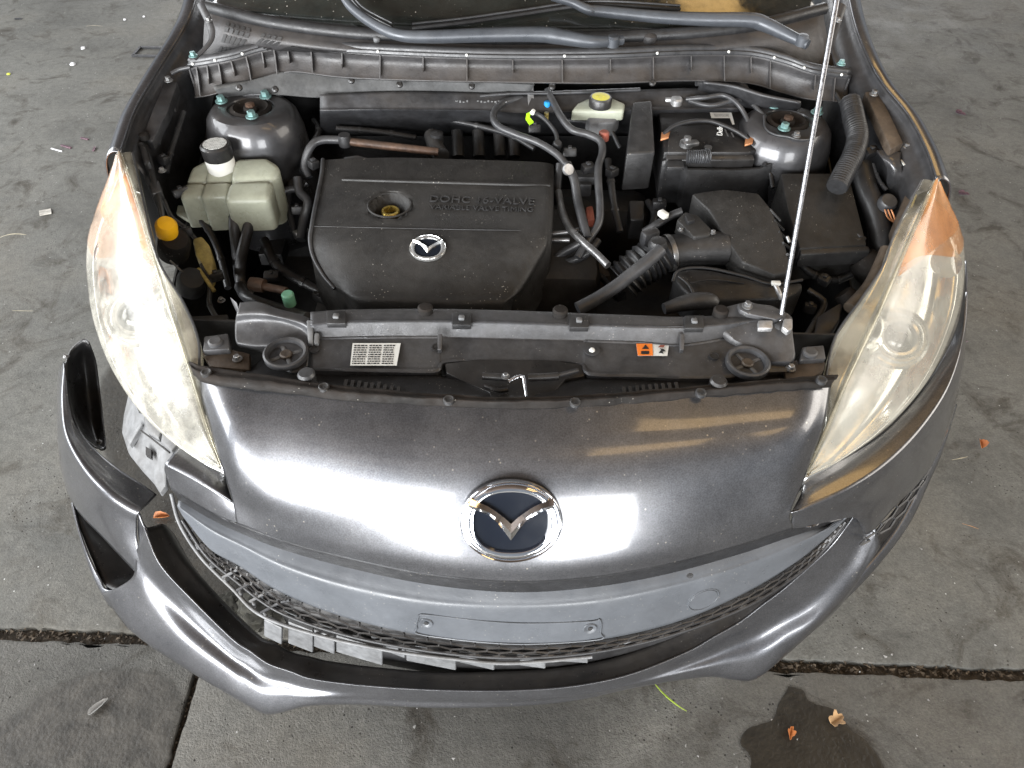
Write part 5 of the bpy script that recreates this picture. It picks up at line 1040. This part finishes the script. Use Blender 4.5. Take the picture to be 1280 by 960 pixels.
# left-hand details
prism('fender_rail', [(206, 100, .905), (222, 102, .905), (210, 138, .885), (190, 176, .862), (176, 172, .862), (190, 140, .885)], .02, MT['inner'], car, .004)
bolt('rail_bolt', P(211, 101, .908), .006, MT['steel'], car); lathe('rail_grommet', P(180, 170, .868), [(.010, -.006), (.010, .004), (.006, .006), (0, .005)], MT['seal'], car, n=16)
tube('hinge_cable', [(214, 92, .92), (224, 87, .925), (238, 84, .93)], .004, MT['hose'], car, 8); tube('hinge_strut', [(215, 125, .88), (217, 132, .87), (219, 140, .86)], .003, MT['inner'], car, 8)
prism('lamp_adjuster', [(172, 178, .865), (182, 184, .865), (188, 202, .85), (180, 206, .845)], .03, MT['black'], car, .004); prism('lamp_adjuster', [(186, 228, .82), (198, 224, .82), (202, 238, .81), (190, 242, .81)], .02, MT['hose'], car, .003)
T('wiring_loom', [(176, 180, .86), (186, 200, .84), (192, 225, .82), (200, 255, .79), (204, 280, .76)], .006, 'rubber'); bolt('rail_bolt', P(203, 214, .835), .005, MT['steel'], car)
yb = lathe('bulb_cap', P(208, 284, .79), [(.020, -.02), (.020, .006), (.015, .015), (0, .018)], MT['yellow'], car, (.3, -.3, .8), 24)
lathe('bulb_socket', P(218, 302, .755), [(.030, -.04), (.030, 0), (.024, .012), (0, .014)], MT['seal'], car, (.4, -.3, .8), 24); lathe('bulb_socket', P(240, 350, .69), [(.028, -.03), (.028, 0), (.022, .010), (0, .012)], MT['rubber'], car, (.4, -.3, .8), 24)
sg = prism('lamp_plug', [(240, 298, .73), (252, 294, .735), (262, 306, .725), (268, 330, .70), (262, 345, .69), (244, 318, .715)], .03, MT['ochre'], car, .005); tube('plug_wire', [(248, 336, .70), (258, 350, .69), (268, 364, .68)], .004, MT['ochre'], sg, 6); bolt('plug_screw', P(277, 376, .69), .005, MT['steel'], sg); tube('lamp_rod', [(213, 326, .74), (228, 340, .73)], .002, MT['steel'], car, 6)
T('lower_hose', [(300, 358, .62), (310, 372, .63), (340, 384, .66), (385, 398, .70)], .012, 'hose')
sw = tube('service_port', [(314, 354, .72), (330, 358, .72), (350, 362, .72), (358, 364, .72)], .0075, MT['rust'], car, 12); lathe('port_collar', P(322, 356, .72), [(.013, -.014), (.014, 0), (.013, .014)], MT['rust'], sw, (1, -.2, 0), 16)
lathe('port_cap', P(361, 374, .72), [(.0115, -.012), (.0115, .012), (.009, .015), (0, .0145)], MT['green'], sw, n=18)
prism('left_tray', [(232, 395, .68), (285, 392, .70), (285, 412, .70), (255, 418, .70), (250, 410, .69)], .02, MT['grime'], car, .004)
prism('corner_fin', [(287, 370, .80), (296, 378, .80), (299, 390, .79), (294, 385, .79)], .01, MT['support'], sup, .002)
# engine and gearbox masses in the dark
for n_, c, s, m in (('engine_block', (-.06, .82, .58), (.46, .30, .30), 'grime'), ('gearbox', (.24, .76, .50), (.26, .24, .20), 'grime'), ('inlet_manifold', (.05, 1.0, .62), (.5, .10, .16), 'grime'), ('alternator', (-.34, .72, .52), (.16, .18, .18), 'grime')): box(n_, c, *s, MT[m], car, bevel=.03)
box('thermostat', P(733, 355, .60), .09, .08, .09, MT['brownsteel'], car, Matrix.Rotation(.4, 3, 'Z'), .02); lathe('drain_plug', P(718, 382, .62), [(.008, -.01), (.008, .004), (0, .006)], MT['orange'], car, n=12); lathe('drain_plug', P(708, 360, .63), [(.006, -.01), (.006, .004), (0, .006)], MT['ochre'], car, n=12)
T('gearbox_hose', [(668, 385, .62), (668, 362, .64), (680, 356, .645), (700, 358, .63)], .006, 'rubber'); T('gearbox_hose', [(697, 384, .60), (698, 368, .63), (712, 352, .66), (726, 338, .69)], .006, 'rubber')
T('inlet_hose', [(540, 170, .80), (545, 185, .80), (552, 195, .80)], .018, 'grime'); lathe('inlet_cap', P(546, 168, .82), [(.014, -.02), (.014, .003), (0, .008)], MT['rubber'], car, n=16)
for u in (570, 596, 622, 640): tube('inlet_runner', [P(u, 150, .80), P(u + 2, 172, .77), P(u + 3, 196, .74)], .014, MT['grime'], car, 10)

# looms, taped wires and small connectors filling the gaps
random.seed(23)
def loom(pts, r, m='rubber', tape=True):
    o = tube('wiring_loom', pts, r, MT[m], car, 8)
    if tape:
        w = PP(pts)
        for t in (.3, .7):
            a, b = cr(w, t - .02), cr(w, t + .02); lathe('loom_tape', a, [(r * 1.12, 0), (r * 1.18, (b - a).length * .5), (r * 1.12, (b - a).length)], MT['greyplastic'], o, b - a, 10)
    return o
for pts, r, m in (([(392, 150, .80), (398, 165, .79), (384, 190, .78), (378, 215, .77)], .007, 'rubber'), ([(420, 160, .81), (470, 164, .80), (520, 172, .79)], .006, 'grime'),
    ([(360, 190, .78), (366, 215, .75), (360, 250, .72), (368, 290, .68)], .008, 'rubber'), ([(330, 300, .66), (345, 330, .64), (375, 350, .62), (420, 372, .60)], .011, 'rubber'),
    ([(240, 260, .74), (262, 290, .70), (275, 320, .66), (285, 360, .64)], .007, 'rubber'), ([(205, 250, .78), (214, 270, .76), (232, 285, .74), (246, 300, .72)], .004, 'hose'),
    ([(560, 150, .82), (600, 158, .82), (640, 170, .82), (668, 186, .81)], .006, 'rubber'), ([(700, 150, .84), (730, 152, .84), (760, 160, .83), (775, 185, .80)], .005, 'hose'),
    ([(760, 200, .80), (764, 230, .78), (768, 260, .75), (775, 290, .72)], .008, 'rubber'), ([(690, 345, .68), (720, 335, .69), (750, 345, .67), (770, 370, .65)], .007, 'rubber'),
    ([(810, 252, .74), (818, 270, .74), (806, 300, .72), (790, 318, .70)], .007, 'rubber'), ([(1000, 330, .72), (1020, 345, .70), (1045, 350, .69), (1070, 340, .70)], .008, 'rubber'),
    ([(1010, 362, .70), (1030, 378, .69), (1020, 400, .69), (1008, 420, .70)], .006, 'hose'), ([(1090, 205, .83), (1098, 225, .81), (1108, 238, .80)], .005, 'hose'),
    ([(640, 350, .66), (660, 342, .68), (676, 330, .70), (686, 318, .72)], .006, 'rubber'), ([(1040, 110, .90), (1052, 130, .89), (1056, 150, .87), (1060, 170, .85)], .005, 'rubber'),
    ([(252, 330, .70), (262, 352, .68), (262, 380, .68), (272, 400, .69)], .005, 'hose'), ([(955, 205, .82), (962, 215, .80), (966, 235, .78)], .005, 'rubber'), ([(600, 120, .885), (640, 117, .89), (700, 116, .89), (800, 112, .89)], .004, 'hose'),
    ([(230, 140, .86), (222, 165, .84), (214, 190, .82), (208, 215, .80)], .006, 'rubber'), ([(200, 130, .87), (205, 150, .86), (198, 180, .84)], .004, 'hose')):
    loom(pts, r, m)
for u, v, z, m in ((377, 292, .70, 'steel'), (372, 262, .72, 'greyplastic'), (300, 310, .66, 'greyplastic'), (392, 205, .80, 'greyplastic'), (712, 190, .83, 'greyplastic'), (735, 210, .82, 'greyplastic'), (765, 215, .80, 'black'), (668, 160, .84, 'black'),
                   (824, 255, .77, 'black'), (744, 345, .68, 'greyplastic'), (775, 370, .67, 'black'), (1030, 350, .71, 'greyplastic'), (1012, 385, .70, 'black'), (232, 290, .74, 'black'), (270, 345, .68, 'greyplastic'), (340, 345, .64, 'greyplastic'), (400, 372, .64, 'black'), (690, 372, .64, 'greyplastic'), (1088, 190, .85, 'black'), (1072, 300, .76, 'greyplastic'), (205, 200, .82, 'greyplastic'), (226, 240, .78, 'black')):
    c = P(u, v, z); a = random.uniform(-.8, .8); o = box('wire_connector', c, random.uniform(.018, .032), random.uniform(.014, .022), .018, MT[m], car, Matrix.Rotation(a, 3, 'Z') @ Matrix.Rotation(random.uniform(-.4, .4), 3, 'X'), .003)
    box('connector_latch', c + Vector((0, 0, .011)), .008, .010, .004, MT['hose'], o, Matrix.Rotation(a, 3, 'Z'), .001)
for u, v, z in ((345, 110, .90), (300, 108, .905), (440, 99, .918), (500, 104, .912), (590, 106, .912), (815, 102, .935), (690, 107, .905)): lathe('panel_clip', P(u, v, z) + Vector((0, -.006, 0)), [(.007, -.002), (.007, .002), (.004, .004), (0, .0035)], MT['satin'], car, (0, -.6, .8), 14)

# ------------------------------------------------------------------ litter on the slab
def loose(name, px, label, cat, build, m, group=None):
    # a small thing lying on the concrete: its own origin on the ground
    base = P(px[0], px[1], 0.001); bm = bmesh.new(); build(bm); bmesh.ops.recalc_face_normals(bm, faces=bm.faces[:])
    o = link(name, bm, m, None, 35); o.location = base; o['label'] = label; o['category'] = cat
    if group: o['group'] = group
    return o
def stone(r, seed, flat=.7):
    def f(bm):
        res = bmesh.ops.create_icosphere(bm, subdivisions=2 if r < .03 else 4, radius=r)
        for v in res['verts']:
            n_ = 1 + .35 * noise.noise(v.co / r * 1.3 + Vector((seed, 0, 0))) + .15 * noise.noise(v.co / r * 4 + Vector((seed, 3, 0))) + (.12 * noise.noise(v.co / r * 9 + Vector((3, seed, 0))) + .08 * noise.noise(v.co / r * 22) if r > .03 else 0)
            v.co = Vector((v.co.x * n_, v.co.y * n_, max(-r * .3, v.co.z * n_ * flat))) + Vector((0, 0, r * .3))
    return f
def shard(l, w, h, a):
    def f(bm): box_bm(bm, Vector((0, 0, h / 2 + .0005)), l, w, h, Matrix.Rotation(a, 3, 'Z') @ Matrix.Rotation(.05, 3, 'Y'), .0008, 1)
    return f
def blade(l, w, a, curl):
    def f(bm):
        pts = [Vector((math.cos(a + curl * t) * l * (t - .5), math.sin(a + curl * t) * l * (t - .5), .003 + .006 * math.sin(t * 3.1))) for t in [i / 6 for i in range(7)]]
        tube_bm(bm, pts, lambda t: w * (1 - .6 * abs(2 * t - 1)), 6, flat=.45)
    return f
def leaf(l, w, a, lobes=0, curl=.01):
    def f(bm):
        out = []
        for i in range(28):
            t = 2 * math.pi * i / 28; r = 1 + (.22 * math.cos(lobes * t) + .1 * math.sin(7 * t + lobes) if lobes else .04 * math.sin(9 * t))
            p = Vector((math.cos(t) * l / 2 * r, math.sin(t) * w / 2 * r * (1 if lobes else (1 - .35 * math.cos(t))), 0))
            p.z = .003 + curl * (abs(p.y) / w * 2) + curl * .6 * (p.x / l) ** 2; out.append(Matrix.Rotation(a, 3, 'Z') @ p)
        c = bm.verts.new((0, 0, .0025)); vs = [bm.verts.new(p) for p in out]
        fs = [bm.faces.new([vs[i], vs[(i + 1) % 28], c]) for i in range(28)]
        r = bmesh.ops.extrude_face_region(bm, geom=fs); bmesh.ops.translate(bm, verts=[g for g in r['geom'] if isinstance(g, bmesh.types.BMVert)], vec=(0, 0, .0012))
    return f
LM = {k: mat('litter_' + k, c, r_, 0, .35, 60, .3, 200) for k, c, r_ in (('white', (.55, .55, .56), .6), ('purple', (.10, .055, .07), .4), ('brown', (.26, .13, .05), .7), ('tan', (.34, .21, .10), .7), ('orange', (.36, .12, .03), .6), ('green', (.30, .42, .03), .5), ('straw', (.36, .32, .22), .7), ('black', (.02, .02, .022), .5), ('clear', (.40, .38, .34), .2), ('yellowg', (.45, .50, .05), .5), ('conc', (.028, .026, .019), .95), ('grey', (.20, .195, .185), .9))}
loose('stone', (104, 61), 'small angular white stone chip, the upper of two beyond the left fender', 'stone', stone(.011, 1), LM['white'])
loose('stone', (91, 81), 'rounded white stone chip, the lower of two beyond the left fender', 'stone', stone(.012, 5), LM['white'])
loose('stone', (180, 21), 'tiny white chip nearest the top edge of the concrete at left', 'stone', stone(.007, 9), LM['white'])
loose('stone', (156, 25), 'small pale grey chip beside the tiny white chip at top left', 'stone', stone(.008, 12), LM['white'])
loose('plastic_bit', (11, 93), 'tiny bright yellow-green bit at the far left of the slab', 'litter', stone(.009, 3, .5), LM['yellowg'])
loose('plastic_shard', (71, 188), 'long narrow white plastic splinter on the concrete', 'shard', shard(.055, .006, .004, -.33), LM['white'])
loose('plastic_shard', (83, 184), 'long dark purple plastic splinter touching the white splinter', 'shard', shard(.05, .010, .005, -.33), LM['purple'])
loose('plastic_shard', (106, 174), 'short dark purple splinter lying flat beyond the other splinters', 'shard', shard(.036, .009, .005, -.25), LM['purple'])
loose('plastic_shard', (118, 187), 'short dark purple splinter pointing towards the viewer', 'shard', shard(.008, .032, .005, .15), LM['purple'])
loose('black_scrap', (23, 24), 'small black scrap at the top left corner of the slab', 'scrap', shard(.035, .015, .004, .3), LM['black'])
loose('glass_shard', (57, 266), 'flat four-cornered clear shard near the left headlamp', 'shard', shard(.04, .035, .004, .5), LM['clear'])
loose('straw', (17, 295), 'pale curved straw at the left edge of the picture', 'straw', blade(.09, .0026, .35, -.25), LM['straw'])
loose('straw', (28, 391), 'thin pale stalk on the concrete left of the left headlamp', 'straw', blade(.07, .0014, -.2, .4), LM['straw'])
loose('straw', (118, 34), 'thin grey twig near the top left of the slab', 'straw', blade(.09, .0014, -.05, .2), LM['straw'])
loose('plastic_tray', (192, 66), 'shallow black plastic tray rim lying half behind the left fender', 'tray', lambda bm: [box_bm(bm, Vector((x, y, .005)), sx, sy, .010, None, .001, 1) for x, y, sx, sy in ((0, .05, .17, .012), (0, -.05, .17, .012), (-.085, 0, .012, .11), (.085, 0, .012, .11))], LM['black'])
loose('leaf', (1225, 557), 'curled orange-brown dry leaf right of the bumper', 'leaf', leaf(.032, .022, 1.3, 0, .02), LM['orange'])
loose('twig', (1200, 575), 'thin grey twig just left of the curled orange leaf', 'twig', blade(.05, .0018, .1, .3), LM['straw'])
loose('leaf', (1044, 901), 'tan lobed dry leaf on the dark wet patch', 'leaf', leaf(.034, .026, .5, 5, .012), LM['tan'])
loose('leaf', (988, 917), 'small orange torn leaf on the dark wet patch', 'leaf', leaf(.024, .014, 1.2, 4, .008), LM['orange'])
loose('leaf', (124, 884), 'narrow grey-brown leaf on the damp patch at lower left', 'leaf', leaf(.045, .014, .9, 0, .006), LM['grey'])
loose('leaf', (203, 648), 'small brown leaf seen through the gap behind the torn bumper', 'leaf', leaf(.038, .018, .15, 0, .015), LM['orange'])
loose('grass_blade', (833, 873), 'bright green grass blade in front of the bumper lip', 'grass blade', blade(.095, .0022, -.95, .35), LM['green'])
loose('twig', (1212, 660), 'short dark twig at the right edge in front of the damp concrete', 'twig', blade(.04, .0018, -.6, .4), LM['brown'])
loose('leaf_scrap', (1200, 430), 'dark shrivelled scrap on the concrete beside the right headlamp', 'scrap', leaf(.04, .025, .3, 3, .012), LM['purple'])
loose('leaf_scrap', (1199, 143), 'dark shrivelled scrap beyond the right fender', 'scrap', leaf(.045, .02, -.7, 3, .012), LM['purple'])
loose('leaf_scrap', (1203, 244), 'dark reddish scrap on the concrete just beyond the right headlamp tip', 'scrap', leaf(.04, .02, -.2, 3, .012), LM['purple'])
loose('concrete_chunk', (325, 770), 'rough mossy concrete lump seen in the gap behind the torn bumper', 'rubble', stone(.050, 21, .55), LM['conc'])
loose('concrete_chunk', (287, 762), 'smaller rough concrete lump left of the bigger lump in the bumper gap', 'rubble', stone(.036, 27, .5), LM['conc'])
# grit that nobody could count
bm = bmesh.new()
def grit(p, r):
    k = len(bm.verts); q = [Vector((random.uniform(-1, 1), random.uniform(-1, 1), random.uniform(.1, 1))).normalized() * r * random.uniform(.6, 1.2) for _ in range(4)]
    v = [bm.verts.new(p + a) for a in q]
    for t in ((0, 1, 2), (0, 2, 3), (0, 3, 1), (1, 3, 2)): bm.faces.new([v[i] for i in t])
for _ in range(1300):
    u, v = random.uniform(-40, 1320), random.uniform(-10, 980); p = P(u, v, .001)
    if abs(p.x) < .8 and p.y > .35: continue
    grit(p, random.choice([.0016, .002, .002, .003, .0045]))
bmesh.ops.recalc_face_normals(bm, faces=bm.faces[:])
g = link('grit', bm, LM['grey'], None, 0); g['kind'] = 'stuff'; g['label'] = 'scattered tiny grit on the concrete'; g['category'] = 'grit'
bm = bmesh.new()
for _ in range(2600):
    x = random.uniform(-1.5, 1.6); p = Vector((x, jy(x) + random.gauss(0, .009), random.uniform(-.02, -.008))); grit(p, random.choice([.003, .004, .006, .008]))
for _ in range(500):
    y = random.uniform(-.35, jy(JX)); grit(Vector((JX + random.gauss(0, .004), y, random.uniform(-.02, -.010))), random.choice([.002, .003, .004]))
bmesh.ops.recalc_face_normals(bm, faces=bm.faces[:])
g = link('joint_debris', bm, mat('joint_litter', (.07, .052, .034), .9, 0, .6, 80), None, 0); g['kind'] = 'stuff'; g['label'] = 'brown crumbs filling the joint between the slabs'; g['category'] = 'debris'
